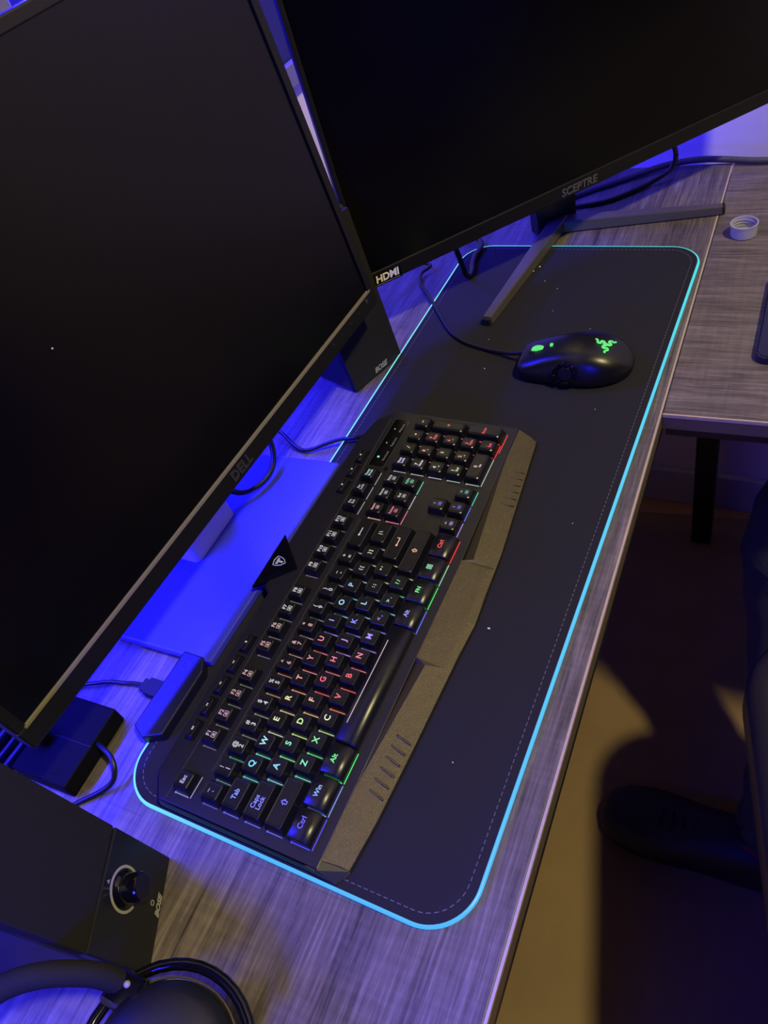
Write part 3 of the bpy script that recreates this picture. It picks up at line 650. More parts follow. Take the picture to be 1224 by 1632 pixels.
bm = B(); prism_x(bm, [(-0.0002, 0.019), (0.0024, 0.0205), (0.0040, 0.0205), (0.0040, 0.019)], 0, H1 - 0.03)
bm2 = B(); box(bm2, W1 - 0.0102, W1 - 0.0086, -0.0003, 0.0018, 0.0195, H1 - 0.009); obj('screen_lip', bm2, M['bezel'], mon1, mx=P1); bm.free()
bm = B(); box(bm, 0.012, W1 - 0.055, 0.020, 0.056, 0.004, H1 - 0.03); obj('back_housing', bm, M['black_matte'], mon1, bevel=0.012, mx=P1)
text('logo', 'DELL', 0.0135, M['dim_print'], mon1, P1 @ T(0.2765, -0.0004, 0.0090) @ RX90, bold=0.0004, ext=0.0004)['label'] = 'raised dark grey DELL lettering'
for x in (0.4498, 0.4674, 0.4851, 0.5028):
    bm = B(); cyl(bm, (0, 0, 0), 0.0010, 0, 0.0006, 12); obj('button_mark', bm, M['dim_print'], mon1, mx=P1 @ T(x, 0.0, 0.0118) @ RX90)
bm = B(); cyl(bm, (0, 0, 0), 0.0024, 0, 0.0007, 16); obj('power_button', bm, M['dim_print'], mon1, mx=P1 @ T(0.5227, 0.0, 0.0128) @ RX90)
# stand
q = [(0.1225, 0.283), (0.3715, 0.2805), (0.3665, 0.398), (0.1195, 0.401)]
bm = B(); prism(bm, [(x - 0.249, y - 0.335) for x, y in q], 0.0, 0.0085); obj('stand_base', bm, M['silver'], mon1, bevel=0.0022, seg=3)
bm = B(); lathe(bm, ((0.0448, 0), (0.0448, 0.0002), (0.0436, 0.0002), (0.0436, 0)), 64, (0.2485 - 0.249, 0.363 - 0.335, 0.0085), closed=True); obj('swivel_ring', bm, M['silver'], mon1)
bm = B(); pa = rrect(-0.034, 0.034, 0.025, 0.066, 0.006, 5); pb = rrect(-0.034, 0.034, 0.035, 0.066, 0.006, 5)
prism(bm, pa, 0.0085, 0.27, pb); obj('stand_post', bm, M['post'], mon1, smooth=False)
bm = B(); box(bm, 0.225, 0.325, 0.050, 0.075, 0.10, 0.22); obj('mount', bm, M['black_matte'], mon1, mx=P1, bevel=0.004)
cable('monitor_cable', [(0.372, 0.372, 0.070), (0.366, 0.357, 0.040), (0.352, 0.348, 0.026), (0.334, 0.345, 0.021), (0.313, 0.350, 0.021), (0.297, 0.364, 0.028), (0.288, 0.392, 0.06), (0.289, 0.404, 0.10)], 0.0031, M['cable'], 'thick black cable looping down over the silver monitor stand')

# corner monitor
PM2 = panel_matrix((0.576, 0.3277, 0.080), -40.893, 3.0)
J = Vector((0.846, 0.190, 0))
mon2 = empty('monitor', (J.x, J.y, 0.0005)); tag(mon2, 'thin black corner monitor on a two-legged metal stand', 'monitor')
P2 = T(-J.x, -J.y, -0.0005) @ PM2
W2, H2 = 0.568, 0.338
bm = B(); frame_mesh(bm, W2, H2, 0.006, 0.006, 0.0172, 0.006, 0.0, 0.009); obj('bezel', bm, M['bezel'], mon2, bevel=0.0012, mx=P2)
bm = B(); box(bm, 0.006, W2 - 0.006, 0.0016, 0.0085, 0.0172, H2 - 0.006); obj('screen', bm, M['screen'], mon2, mx=P2)
bm = B(); box(bm, 0.10, W2 - 0.10, 0.009, 0.048, 0.02, H2 - 0.10); obj('back_housing', bm, M['black_matte'], mon2, bevel=0.010, mx=P2)
text('logo', 'SCEPTRE', 0.0125, mat('grey_raised_lettering', srgb(84, 82, 80), 0.35, vary=0.05), mon2, P2 @ T(0.284, -0.0003, 0.0072) @ RX90, bold=0.0003, ext=0.0004, shear=0.15)['label'] = 'raised dark grey SCEPTRE lettering'
bm = B(); box(bm, 0.010, 0.0455, -0.0004, 0.0, -0.0005, 0.0135); stk = obj('sticker', bm, M['gloss_black'], mon2, mx=P2); stk['label'] = 'black sticker with white HDMI lettering'
text('lettering', 'HDMI', 0.0118, M['white_print'], stk, T(0.0278, -0.0005, 0.0074) @ RX90, bold=0.0004, ext=0.0001, shear=0.12)
bm = B(); box(bm, 0.0125, 0.043, -0.0006, -0.0004, 0.0010, 0.0014); obj('lettering_line', bm, M['grey_print'], stk)
# legs of the stand: flat bars from the joint to the tips
def bar(tip, w0, w1, z0, h0, h1, name='leg'):
    tip = Vector(tip) - Vector((J.x, J.y, 0)); d = Vector((tip.x, tip.y)).normalized(); nn = Vector((-d.y, d.x))
    s = -d * 0.008
    b_ = B()
    def pt(p, wd, z): return [(p.x + nn.x * wd, p.y + nn.y * wd, z), (p.x - nn.x * wd, p.y - nn.y * wd, z)]
    e = Vector((tip.x, tip.y))
    A = pt(s, w0, z0) + pt(s, w0 * 0.8, z0 + h0)[::-1]; C = pt(e, w1, z0) + pt(e, w1 * 0.8, z0 + h1)[::-1]
    va = [b_.verts.new(p) for p in A]; vb = [b_.verts.new(p) for p in C]
    b_.faces.new(va); b_.faces.new(vb[::-1])
    for i in range(4): b_.faces.new((va[i], va[(i + 1) % 4], vb[(i + 1) % 4], vb[i]))
    o = obj(name, b_, M['gunmetal'], mon2, bevel=0.0012)
    return o, e, d, nn
o_, e_, d_, n_ = bar((0.629, 0.2115, 0), 0.0125, 0.0065, 0.0038, 0.013, 0.010)
b_ = B(); prism(b_, [(e_.x + n_.x * .0062, e_.y + n_.y * .0062), (e_.x - n_.x * .0062, e_.y - n_.y * .0062), (e_.x + d_.x * .004 - n_.x * .005, e_.y + d_.y * .004 - n_.y * .005), (e_.x + d_.x * .004 + n_.x * .005, e_.y + d_.y * .004 + n_.y * .005)], 0.0038, 0.0125); obj('foot_cap', b_, M['rubber'], mon2, bevel=0.001)
o_, e_, d_, n_ = bar((0.882, -0.006, 0), 0.0125, 0.0065, 0.0005, 0.0150, 0.010)
b_ = B(); prism(b_, [(e_.x + n_.x * .0062, e_.y + n_.y * .0062), (e_.x - n_.x * .0062, e_.y - n_.y * .0062), (e_.x + d_.x * .003 - n_.x * .005, e_.y + d_.y * .003 - n_.y * .005), (e_.x + d_.x * .003 + n_.x * .005, e_.y + d_.y * .003 + n_.y * .005)], 0.0005, 0.0105); obj('foot_cap', b_, M['rubber'], mon2, bevel=0.001)
# neck, leaning from the joint towards the panel back
yw = R_(-40.893); ex = Vector((math.cos(yw), math.sin(yw), 0)); ey = Vector((-math.sin(yw), math.cos(yw), 0))
b_ = B(); base_c = Vector((0, 0, 0)) + ey * 0.012; top_c = (PM2 @ Vector((0.284, 0.056, 0.11))) - Vector((J.x, J.y, 0.0005))
va = [b_.verts.new(base_c + ex * sx * 0.030 + ey * sy * 0.010 + Vector((0, 0, 0.0005))) for sx, sy in ((-1, -1), (1, -1), (1, 1), (-1, 1))]
vb = [b_.verts.new(top_c + ex * sx * 0.030 + ey * sy * 0.008) for sx, sy in ((-1, -1), (1, -1), (1, 1), (-1, 1))]
b_.faces.new(va[::-1]); b_.faces.new(vb)
for i in range(4): b_.faces.new((va[i], va[(i + 1) % 4], vb[(i + 1) % 4], vb[i]))
obj('neck', b_, M['black_matte'], mon2, bevel=0.003)
# monitor cables
cable('display_cable', [(0.9460, 0.079, 0.100), (0.9560, 0.0695, 0.060), (0.9640, 0.066, 0.036), (0.9660, 0.072, 0.018), (0.956, 0.093, 0.006), (0.936, 0.115, 0.0035), (0.912, 0.142, 0.0035), (0.900, 0.174, 0.0035), (0.892, 0.215, 0.0035), (0.88, 0.28, 0.0035)], 0.0033, M['cable'], 'black cable hanging from the lower right of the corner monitor')
cable('braided_cable', [(1.005, -0.075, 0.0045), (1.003, -0.028, 0.0055), (1.007, 0.012, 0.007), (1.006, 0.045, 0.0085), (0.997, 0.086, 0.007), (0.972, 0.128, 0.0045), (0.945, 0.166, 0.0045), (0.918, 0.205, 0.0045), (0.90, 0.27, 0.0045)], 0.0042, M['braid'], 'grey braided cable along the wall end of the desk', seg=14)
cable('monitor_cord_cable', [(0.985, 0.165, 0.0035), (0.955, 0.19, 0.0035), (0.925, 0.24, 0.0035), (0.91, 0.33, 0.0035)], 0.0030, M['cable'], 'black cord lying behind the neck of the corner monitor')
cable('hanging_cord', [(0.690, 0.2760, 0.100), (0.6975, 0.2690, 0.060), (0.7085, 0.2710, 0.034), (0.7140, 0.2710, 0.016), (0.7200, 0.2690, 0.0085), (0.7320, 0.2700, 0.0080), (0.7480, 0.2755, 0.0082), (0.7680, 0.2790, 0.0084), (0.7900, 0.2790, 0.0084), (0.812, 0.295, 0.008), (0.825, 0.34, 0.004)], 0.0036, M['cable'], 'black cord hanging under the corner monitor onto the pad corner')
cable('mouse_cable', [(0.5640, 0.1440, 0.0175), (0.5665, 0.1560, 0.0130), (0.5725, 0.1735, 0.0085), (0.5800, 0.1990, 0.0062), (0.5895, 0.2265, 0.0060), (0.6060, 0.2500, 0.0060), (0.6300, 0.2710, 0.0060), (0.6640, 0.2980, 0.0064), (0.6850, 0.3150, 0.0040), (0.7050, 0.3330, 0.0040), (0.7270, 0.3410, 0.0060), (0.7420, 0.3330, 0.0090), (0.752, 0.36, 0.006), (0.76, 0.42, 0.003)], 0.0021, M['cable'], 'black mouse cable curving over the pad towards the monitors')
cable('wall_cable', [(0.735, 0.53, 0.30), (0.760, 0.535, 0.22), (0.785, 0.54, 0.175), (0.800, 0.542, 0.14), (0.835, 0.545, 0.09), (0.87, 0.54, 0.03), (0.88, 0.52, 0.004)], 0.0022, M['cable'], 'thin cable hanging in front of the wall between the monitors')

# ------------------------------------------------------------------ speakers
def speaker(name, loc, yaw, lean, label, knob):
    s = empty(name, loc); s.rotation_euler = (0, 0, R_(yaw)); tag(s, label, 'speaker', 'pair of desk speakers')
    W, Hh = 0.0795, 0.190; k = math.tan(R_(lean)); PH = 0.066
    prof = [(0.0, 0.0), (0.132, 0.0), (0.150, 0.02), (0.146, Hh * 0.95), (0.135, Hh), (k * Hh + 0.0, Hh)]
    bm = B(); prism_x(bm, [(y + 0.004, z) for y, z in prof], 0.0, W); obj('cabinet', bm, M['speaker'], s, bevel=0.005, seg=3)
    F = Matrix(((1, 0, 0, 0), (0, math.cos(R_(lean)), math.sin(R_(lean)), 0), (0, -math.sin(R_(lean)), math.cos(R_(lean)), 0), (0, 0, 0, 1)))
    b0 = PH if knob else 0.0015
    bm = B(); b2 = [(0.0008, b0), (W - 0.0008, b0 + (0.002 if knob else 0)), (W - 0.0008, Hh * 0.985), (0.0008, Hh * 0.985)]
    a = [bm.verts.new((x, 0.0075, z)) for x, z in b2]; c = [bm.verts.new((x, -0.0002, z)) for x, z in b2]
    bm.faces.new(a); bm.faces.new(c)
    for i in range(4): bm.faces.new((a[i], a[(i + 1) % 4], c[(i + 1) % 4], c[i]))
    gr = obj('grille', bm, M['grille'], s, bevel=0.0012, seg=2, mx=F)
    if knob:
        bm = B(); box(bm, 0.0008, W - 0.0008, 0.0, 0.0075, 0.0012, PH - 0.0001); cp = obj('control_panel', bm, M['speaker'], s, bevel=0.0012, seg=2, mx=F)
        C0 = T(0.0448, 0.0, 0.0435) @ RX90
        bm = B()
        ro, ri = 0.0150, 0.0131
        sg = [(R_(-40 + i * 6)) for i in range(0, 47)]
        va = [bm.verts.new((ro * math.cos(t), ro * math.sin(t), 0.0003)) for t in sg]; vb = [bm.verts.new((ri * math.cos(t), ri * math.sin(t), 0.0003)) for t in sg]
        vc = [bm.verts.new((ro * math.cos(t), ro * math.sin(t), 0)) for t in sg]; vd = [bm.verts.new((ri * math.cos(t), ri * math.sin(t), 0)) for t in sg]
        for i in range(len(sg) - 1):
            bm.faces.new((va[i], va[i + 1], vb[i + 1], vb[i])); bm.faces.new((va[i], vc[i], vc[i + 1], va[i + 1])); bm.faces.new((vb[i], vb[i + 1], vd[i + 1], vd[i]))
        obj('dial_ring', bm, M['grey_print'], s, mx=F @ C0)
        bm = B(); lathe(bm, ((0.0125, 0), (0.0120, 0.0012), (0.0098, 0.0030), (0.0094, 0.0135), (0.0086, 0.0150)), 40)
        kn = obj('volume_knob', bm, M['gloss_black'], s, smooth=False, bevel=0.0006, mx=F @ C0)
        bm = B(); prism(bm, [(-0.0014, 0.0), (0.0014, 0.0), (0.0, 0.0022)], 0, 0.0003); obj('dial_mark', bm, M['grey_print'], s, mx=F @ C0 @ T(0, 0.0168, 0))
        bm = B(); lathe(bm, ((0.0019, 0), (0.0019, 0.0003), (0.0013, 0.0003), (0.0013, 0)), 18, closed=True); obj('headphone_mark', bm, M['grey_print'], s, mx=F @ T(0.0445, 0.0, 0.0125) @ RX90)
        text('lettering', 'BOSE', 0.0062, M['grey_print'], s, F @ T(0.0440, -0.0002, 0.0052) @ RX90, bold=0.0003, shear=0.35)
    else:
        text('lettering', 'BOSE', 0.0085, M['grey_print'], s, F @ T(0.0440, -0.0008, 0.0080) @ RX90, bold=0.0003, shear=0.35)
    return s
speaker('desk_speaker', (-0.096, 0.190, 0.0), 25.6, 9.0, 'black desk speaker with a volume knob beside the headphones', True)
speaker('desk_speaker', (0.4898, 0.3234, 0.0), -18.6, 6.0, 'black desk speaker without a knob, between the two monitors', False)

# ------------------------------------------------------------------ mouse
ms = empty('gaming_mouse', (0.5590, 0.0865, 0.0040)); ms.rotation_euler = (0, 0, R_(3)); tag(ms, 'black gaming mouse with glowing green wheel and emblem', 'mouse')
secs = [  # y, left x, right x, base z, top z
    (0.0590, -0.0175, 0.0220, 0.0030, 0.0149), (0.0570, -0.0215, 0.0262, 0.0010, 0.0180), (0.0480, -0.0265, 0.0300, 0.0, 0.0214), (0.0340, -0.0285, 0.0312, 0.0, 0.0266), (0.0180, -0.0305, 0.0318, 0.0, 0.0319), (0.0020, -0.0325, 0.0330, 0.0, 0.0355), (-0.0140, -0.0335, 0.0345, 0.0, 0.0367), (-0.0290, -0.0318, 0.0345, 0.0, 0.0347), (-0.0420, -0.0265, 0.0312, 0.0, 0.0293), (-0.0520, -0.0185, 0.0245, 0.0, 0.0221), (-0.0580, -0.0100, 0.0150, 0.0015, 0.0149), (-0.0600, -0.0045, 0.0085, 0.0045, 0.0108)]
bm = B(); rings = []
NS = 28
for (y, xl, xr, zb, zt) in secs:
    ring = []; cx_, hw = (xl + xr) / 2, (xr - xl) / 2
    for k in range(NS):
        a = 2 * math.pi * k / NS; ca, sa = math.cos(a), math.sin(a)
        px = cx_ + hw * math.copysign(abs(ca) ** 0.62, ca)
        if sa >= 0: pz = zb + 0.008 + (zt - zb - 0.008) * abs(sa) ** 0.85
        else: pz = zb + 0.008 - 0.008 * abs(sa) ** 0.5
        if ca < 0 and sa > 0 and -0.035 < y < 0.04:      # scooped thumb side
            px += 0.0030 * math.sin(math.pi * min(1, max(0, sa * 1.15))) * (1 - abs(y - 0.004) / 0.045)
        ring.append(bm.verts.new((px, y, pz)))
    rings.append(ring)
for a, c in zip(rings, rings[1:]):
    for k in range(NS): bm.faces.new((a[k], a[(k + 1) % NS], c[(k + 1) % NS], c[k]))
bm.faces.new(rings[0][::-1]); bm.faces.new(rings[-1])
body = obj('shell', bm, M['mouse'], ms, smooth=True)
sd = body.modifiers.new('sub', 'SUBSURF'); sd.levels = 2; sd.render_levels = 2
def top_z(y):
    for (y0, *a), (y1, *b) in zip(secs, secs[1:]):
        if y1 <= y <= y0: return b[3] + (a[3] - b[3]) * (y - y1) / (y0 - y1)
    return 0.02
# button split and wheel slot
bm = B(); tube(bm, [(0.0005, y, top_z(y) - 0.0006) for y in (0.0575, 0.050, 0.040, 0.030, 0.020, 0.012)], 0.0007, 6); obj('button_split', bm, M['rubber'], ms)
bm = B(); tube(bm, [(0.0135, y, top_z(y) - 0.0024) for y in (0.052, 0.040, 0.030, 0.020, 0.010)], 0.0006, 6); obj('button_split', bm, M['gloss_black'], ms)
bm = B(); box(bm, -0.0045, 0.0055, 0.0265, 0.0475, 0.016, 0.0245); obj('wheel_slot', bm, M['rubber'], ms, bevel=0.002)
GREEN = glow((96, 236, 120), 0.95)
bm = B(); lathe(bm, ((0.0095, -0.0032), (0.0105, -0.0018), (0.0105, 0.0018), (0.0095, 0.0032)), 32)
wh = obj('scroll_wheel', bm, GREEN, ms, smooth=False, mx=T(0.0005, 0.037, 0.0180) @ Matrix.Rotation(R_(90), 4, 'Y')); wh['label'] = 'glowing green scroll wheel'
bm = B(); box(bm, -0.0012, 0.0022, 0.0215, 0.0245, 0.0290, 0.0318); obj('wheel_light', bm, GREEN, ms)
# emblem on the back: three intertwined serpents drawn as tubes
em = []
for rot in (0, 120, 240):
    base = [(-0.0004, 0.0010), (0.0030, 0.0020), (0.0034, 0.0044), (0.0002, 0.0054), (0.0004, 0.0080), (0.0036, 0.0088), (0.0046, 0.0112)]
    em.append([Vector((x * math.cos(R_(rot)) - y * math.sin(R_(rot)), x * math.sin(R_(rot)) + y * math.cos(R_(rot)), 0)) for x, y in base])
bm = B()
for p in em: tube(bm, [(q.x, q.y, 0.0) for q in catmull(p, 5)], lambda t: 0.0017 - 0.0006 * t, 8, flat=0.4)
obj('emblem', bm, GREEN, ms, smooth=True, mx=T(-0.001, -0.033, 0.0345) @ Matrix.Rotation(R_(16), 4, 'X') @ Matrix.Rotation(R_(-4), 4, 'Y'))['label'] = 'glowing green emblem of intertwined serpents'
# thumb ring of six buttons on the left side
tm = T(-0.0300, 0.003, 0.0185) @ Matrix.Rotation(R_(-90), 4, 'Y') @ Matrix.Rotation(R_(90), 4, 'Z')
tm = Matrix(((0.0, -0.30, -0.954, -0.0288), (-1.0, 0, 0, 0.003), (0.0, 0.954, -0.30, 0.0185), (0, 0, 0, 1)))
tm = Matrix(((0.0, 0.25, -0.968, -0.0302), (-1.0, 0, 0, 0.0030), (0.0, 0.968, 0.25, 0.0180), (0, 0, 0, 1)))
for i_ in range(6):
    b_ = B(); pts = []
    for t in range(7): a = R_(i_ * 60 + 4 + t * 52 / 6); pts.append((0.0132 * math.cos(a), 0.0132 * math.sin(a)))
    for t in range(6, -1, -1): a = R_(i_ * 60 + 4 + t * 52 / 6); pts.append((0.0088 * math.cos(a), 0.0088 * math.sin(a)))
    prism(b_, pts, -0.003, 0.0022); obj('thumb_button', b_, M['gloss_black'], ms, bevel=0.0009, seg=3, mx=tm)
b_ = B(); lathe(b_, ((0.0080, -0.003), (0.0080, 0.0004), (0.0068, 0.0012)), 28); obj('thumb_pad', b_, M['mouse'], ms, mx=tm)

# ------------------------------------------------------------------ right-hand desk: bottle cap, phone
cp = empty('bottle_cap', (0.8325, -0.0375, 0.0003)); tag(cp, 'frosted clear bottle cap lying open side up near the monitor leg', 'bottle cap')
bm = B(); lathe(bm, ((0.0001, 0.0), (0.0138, 0.0), (0.0146, 0.0010), (0.0148, 0.0135), (0.0155, 0.0140), (0.0155, 0.0152), (0.0138, 0.0152), (0.0134, 0.0020), (0.0001, 0.0020)), 40)
obj('cap_shell', bm, M['cap'], cp, smooth=False)
bm = B(); tube(bm, [(0.0132 * math.cos(R_(a)), 0.0132 * math.sin(R_(a)), 0.004 + 0.009 * a / 900) for a in range(0, 901, 15)], 0.0006, 6); obj('screw_thread', bm, M['cap'], cp, smooth=True)
ph = empty('phone', (0.667, -0.1165, 0.0003)); ph.rotation_euler = (0, 0, R_(1.6)); tag(ph, 'dark glossy phone on the side desk at the frame edge', 'phone')
bm = B(); prism(bm, rrect(-0.074, 0.074, -0.0365, 0.0365, 0.012, 8), 0, 0.0080); obj('case', bm, mat('clear_dark_blue_case', srgb(22, 24, 40), 0.2, vary=0.05), ph, bevel=0.0022, seg=3)
bm = B(); prism(bm, rrect(-0.0712, 0.0712, -0.0337, 0.0337, 0.0095, 8), 0.0079, 0.0085); obj('screen', bm, M['glass'], ph)

# ------------------------------------------------------------------ things behind and left of the monitor
hb = empty('cable_hub', (0.0185, 0.366, 0.0003)); hb.rotation_euler = (0, 0, R_(2.5)); tag(hb, 'flat black plastic box on the desk under the left monitor end', 'box')
bm = B(); box(bm, -0.036, 0.036, -0.031, 0.031, 0, 0.0190); obj('housing', bm, M['hub'], hb, bevel=0.0022, seg=3)
bm = B(); lathe(bm, ((0.0078, 0), (0.0075, 0.010), (0.0066, 0.0115)), 28, (-0.006, 0.016, 0.0190)); obj('knob', bm, M['rubber'], hb, smooth=False)
bm = B(); cyl(bm, (-0.026, -0.012, 0.019), 0.0036, 0, 0.0004, 18); obj('socket', bm, M['hub'], hb)
bm = B(); cyl(bm, (0.022, -0.010, 0.019), 0.0028, 0, 0.0004, 18); obj('button', bm, M['hub'], hb)
bm = B(); box(bm, 0.0, 0.0005, -0.0312, 0.031, 0.0189, 0.0192); obj('seam', bm, M['rubber'], hb)
cable('hub_cable', [(0.026, 0.338, 0.012), (0.0235, 0.326, 0.018), (0.0195, 0.312, 0.0190), (0.0135, 0.305, 0.0150), (0.006, 0.3045, 0.0085), (-0.003, 0.311, 0.0042), (-0.017, 0.325, 0.0026), (-0.045, 0.352, 0.0026), (-0.07, 0.40, 0.0026)], 0.0022, M['cable'], 'shiny black cable curling from the flat black box')
for i_, (y, r, dz) in enumerate(((0.418, 0.0042, 0.0), (0.431, 0.0035, 0.0), (0.444, 0.0048, 0.0), (0.459, 0.0040, 0.0))):
    cable('power_lead', [(-0.20, y + 0.015, r + 0.0004), (-0.10, y + 0.006, r + 0.0004), (-0.02, y - 0.004, r + 0.0004), (0.05, y - 0.001, r + 0.0004), (0.15, y + 0.02, r + 0.0004), (0.30, y + 0.02, r + 0.0004)], r, M['cable'], ['thick black lead nearest the flat black box behind the monitor', 'thin black lead second from the flat box behind the monitor', 'thickest black lead third from the flat box behind the monitor', 'black lead nearest the wall behind the left monitor end'][i_], group='leads along the back of the desk')

# ------------------------------------------------------------------ headphones in the lower left corner
hp = empty('headphones', (-0.12, 0.15, 0.0003)); tag(hp, 'black over-ear headphones lying in front of the knob speaker', 'headphones')
o0 = Vector((-0.12, 0.15, 0.0003))
def rel(p): return tuple(Vector(p) - o0)
bm = B(); tube(bm, catmull([rel(p) for p in ((-0.103, 0.172, 0.060), (-0.106, 0.180, 0.078), (-0.117, 0.196, 0.096), (-0.132, 0.212, 0.102), (-0.150, 0.221, 0.102), (-0.170, 0.219, 0.100), (-0.190, 0.208, 0.096), (-0.206, 0.194, 0.086), (-0.212, 0.182, 0.064))], 6), 0.0072, 12, flat=1.0)
obj('headband', bm, M['grille'], hp, smooth=True)
def cup(c, nrm, nm):
    q_ = Vector(nrm).to_track_quat('Z', 'Y').to_matrix().to_4x4(); q_.translation = Vector(rel(c))
    bm = B(); lathe(bm, ((0.018, 0.028), (0.032, 0.026), (0.040, 0.018), (0.042, 0.006), (0.041, 0.0)), 40); e = obj('earcup', bm, M['black_matte'], hp, smooth=True, mx=q_)
    bm = B(); tube(bm, [(0.032 * math.cos(R_(a)), 0.032 * math.sin(R_(a)), -0.008) for a in range(0, 360, 9)], 0.0105, 12, closed=True); obj('ear_cushion', bm, M['rubber'], e, smooth=True)
    bm = B(); lathe(bm, ((0.0424, 0.0075), (0.0434, 0.0095), (0.0424, 0.0115)), 40, closed=True); obj('rim', bm, M['gunmetal'], e, smooth=True)
    bm = B(); tube(bm, [(0.050 * math.cos(R_(a)), 0.050 * math.sin(R_(a)), 0.008) for a in range(-75, 136, 10)], 0.0036, 10); obj('yoke', bm, M['gloss_black'], e, smooth=True)
cup((-0.126, 0.128, 0.040), (0.05, -0.20, 0.98), 'a'); cup((-0.245, 0.128, 0.040), (-0.05, -0.20, 0.98), 'b')
for c in ((-0.106, 0.166, 0.052), (-0.212, 0.178, 0.056)):
    p = rel(c); bm = B(); box(bm, p[0] - 0.011, p[0] + 0.011, p[1] - 0.014, p[1] + 0.012, p[2] - 0.010, p[2] + 0.012); hg = obj('hinge', bm, M['gloss_black'], hp, bevel=0.004, seg=3)
    bm = B(); bmesh.ops.create_icosphere(bm, subdivisions=2, radius=0.0022, matrix=T(p[0] + 0.004, p[1] - 0.002, p[2] + 0.012)); obj('rivet', bm, M['grey_print'], hg, smooth=True)
cable('headphone_lead', [(-0.155, 0.13, 0.0022), (-0.150, 0.175, 0.0022), (-0.158, 0.215, 0.0022), (-0.175, 0.27, 0.0022), (-0.21, 0.33, 0.0022)], 0.0018, M['cable'], 'thin black lead on the desk beside the headphones')

# ------------------------------------------------------------------ chair and person at the right edge
ch = empty('office_chair', (0.292, -0.402, FZ + 0.0042)); ch.rotation_euler = (0, 0, R_(14)); tag(ch, 'dark office chair seat rim at the right frame edge', 'chair')
ZS = -0.25 - (FZ + 0.0042)
bm = B(); prism(bm, rrect(-0.22, 0.235, -0.24, 0.245, 0.09, 10), ZS - 0.085, ZS); obj('seat', bm, M['chair'], ch, bevel=0.028, seg=5, smooth=True)
bm = B(); cyl(bm, (0, 0, 0), 0.028, 0.10, ZS - 0.08, 20); obj('column', bm, M['black_metal'], ch)
for i_ in range(5):
    a = R_(72 * i_ + 54); d = Vector((math.cos(a), math.sin(a))); nn = Vector((-d.y, d.x)) * 0.02
    bm = B(); prism(bm, [(nn.x, nn.y), (-nn.x, -nn.y), (d.x * 0.27 - nn.x * 0.6, d.y * 0.27 - nn.y * 0.6), (d.x * 0.27 + nn.x * 0.6, d.y * 0.27 + nn.y * 0.6)], 0.065, 0.105); lg = obj('base_leg', bm, M['black_matte'], ch, bevel=0.006)
    bm = B(); lathe(bm, ((0.026, -0.012), (0.028, 0), (0.026, 0.012)), 20); obj('caster', bm, M['rubber'], lg, mx=T(d.x * 0.262, d.y * 0.262, 0.028) @ Matrix.Rotation(a, 4, 'Z') @ Matrix.Rotation(R_(90), 4, 'X'))
bm = B(); prism(bm, rrect(-0.20, 0.20, -0.03, 0.03, 0.028, 6), ZS + 0.12, ZS + 0.62); obj('backrest', bm, M['chair'], ch, bevel=0.02, seg=4, mx=T(0, -0.25, 0) @ Matrix.Rotation(R_(8), 4, 'X'))
bm = B(); box(bm, -0.03, 0.03, -0.29, -0.27, ZS - 0.06, ZS + 0.25); obj('back_bracket', bm, M['black_metal'], ch)

pe = empty('person', (0.37, -0.10, FZ + 0.0042)); tag(pe, 'seated person in dark grey trousers and black shoes, only a leg showing', 'person')
p0 = Vector((0.37, -0.10, FZ + 0.0042))
def prel(p): return tuple(Vector(p) - p0)
leg_pts = [prel(p) for p in ((1.00, -0.66, -0.22), (0.86, -0.48, -0.205), (0.72, -0.30, -0.20), (0.625, -0.185, -0.21), (0.590, -0.155, -0.255), (0.560, -0.165, -0.34), (0.49, -0.190, -0.48), (0.43, -0.195, -0.60), (0.400, -0.195, -0.675))]
rad = [0.090, 0.085, 0.074, 0.066, 0.061, 0.058, 0.055, 0.050, 0.052]
sub_ = catmull(leg_pts, 5)
def leg_r(t):
    f = t * (len(rad) - 1); i = min(int(f), len(rad) - 2); r = rad[i] + (rad[i + 1] - rad[i]) * (f - i)
    return r * (1 + 0.035 * math.sin(t * 75) * (0.4 + t))
bm = B(); tube(bm, sub_, leg_r, 24); lo = obj('leg', bm, M['pants'], pe, smooth=True); lo['label'] = 'leg in dark grey trousers'
bm = B(); tube(bm, catmull([prel((0.545, -0.115, -0.262)), prel((0.5330, -0.127, -0.275)), prel((0.534, -0.149, -0.283))], 5), 0.0012, 6); obj('seam', bm, M['grey_print'], lo)
# sock
bm = B(); tube(bm, catmull([prel((0.398, -0.183, -0.66)), prel((0.390, -0.185, -0.685)), prel((0.380, -0.175, -0.712))], 4), 0.043, 20); obj('sock', bm, M['sock'], pe, smooth=True)
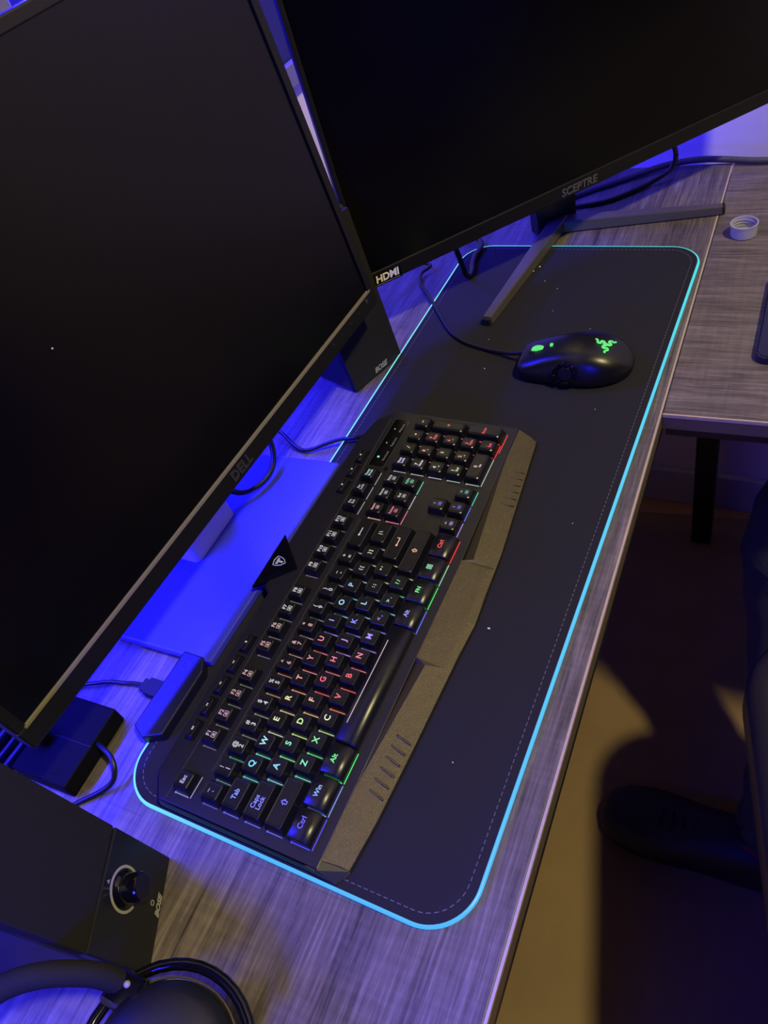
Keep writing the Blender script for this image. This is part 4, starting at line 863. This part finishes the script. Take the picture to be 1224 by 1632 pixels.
# shoe: lofted from heel to toe
bm = B(); rings = []
dirv = Vector((0.02, 1.0, 0)).normalized(); sdv = Vector((dirv.y, -dirv.x, 0)); heel = Vector((0.375, -0.228, FZ + 0.0042))
for s_, hw, top, zb in ((0.0, 0.018, 0.055, 0.012), (0.012, 0.036, 0.078, 0.002), (0.045, 0.042, 0.085, 0), (0.085, 0.044, 0.082, 0), (0.125, 0.046, 0.072, 0), (0.165, 0.052, 0.058, 0), (0.205, 0.054, 0.048, 0), (0.240, 0.048, 0.040, 0), (0.262, 0.034, 0.030, 0.002), (0.272, 0.014, 0.020, 0.008)):
    c = heel + dirv * s_; ring = []
    for k in range(20):
        a = 2 * math.pi * k / 20; ca, sa = math.cos(a), math.sin(a)
        ring.append(bm.verts.new(prel(c + sdv * hw * math.copysign(abs(ca) ** 0.7, ca) + Vector((0, 0, zb + (top - zb) * (0.3 + 0.7 * max(0, sa) ** 0.8 if sa > 0 else 0.3 - 0.3 * abs(sa) ** 0.4))))))
    rings.append(ring)
for a, c in zip(rings, rings[1:]):
    for k in range(20): bm.faces.new((a[k], a[(k + 1) % 20], c[(k + 1) % 20], c[k]))
bm.faces.new(rings[0]); bm.faces.new(rings[-1][::-1])
sh_ = obj('shoe', bm, M['shoe'], pe, smooth=True)
for i_ in range(4):
    c = heel + dirv * (0.135 + 0.016 * i_); z = FZ + 0.0042 + 0.0665 - 0.0045 * i_
    bm = B(); tube(bm, [prel((c.x - 0.018, c.y, z - 0.004)), prel((c.x, c.y, z + 0.004)), prel((c.x + 0.018, c.y, z - 0.004))], 0.0022, 6); obj('lace', bm, M['rubber'], sh_)

# ------------------------------------------------------------------ blue lamp added out of view to light the left desk end blue
lp = empty('added_blue_lamp', (-0.33, -0.005, 0.0003)); tag(lp, 'small blue globe lamp added out of view at the far left desk end', 'lamp')
bm = B(); lathe(bm, ((0.045, 0), (0.045, 0.008), (0.012, 0.016)), 32); obj('base', bm, M['black_matte'], lp)
bm = B(); cyl(bm, (0, 0, 0), 0.006, 0.014, 0.255, 16); obj('stem', bm, M['black_matte'], lp)
bm = B(); bmesh.ops.create_uvsphere(bm, u_segments=24, v_segments=12, radius=0.035, matrix=T(0, 0, 0.285)); obj('globe', bm, emit('added_blue_lamp_glow', BLUE + (1,), 320.0), lp, smooth=True)
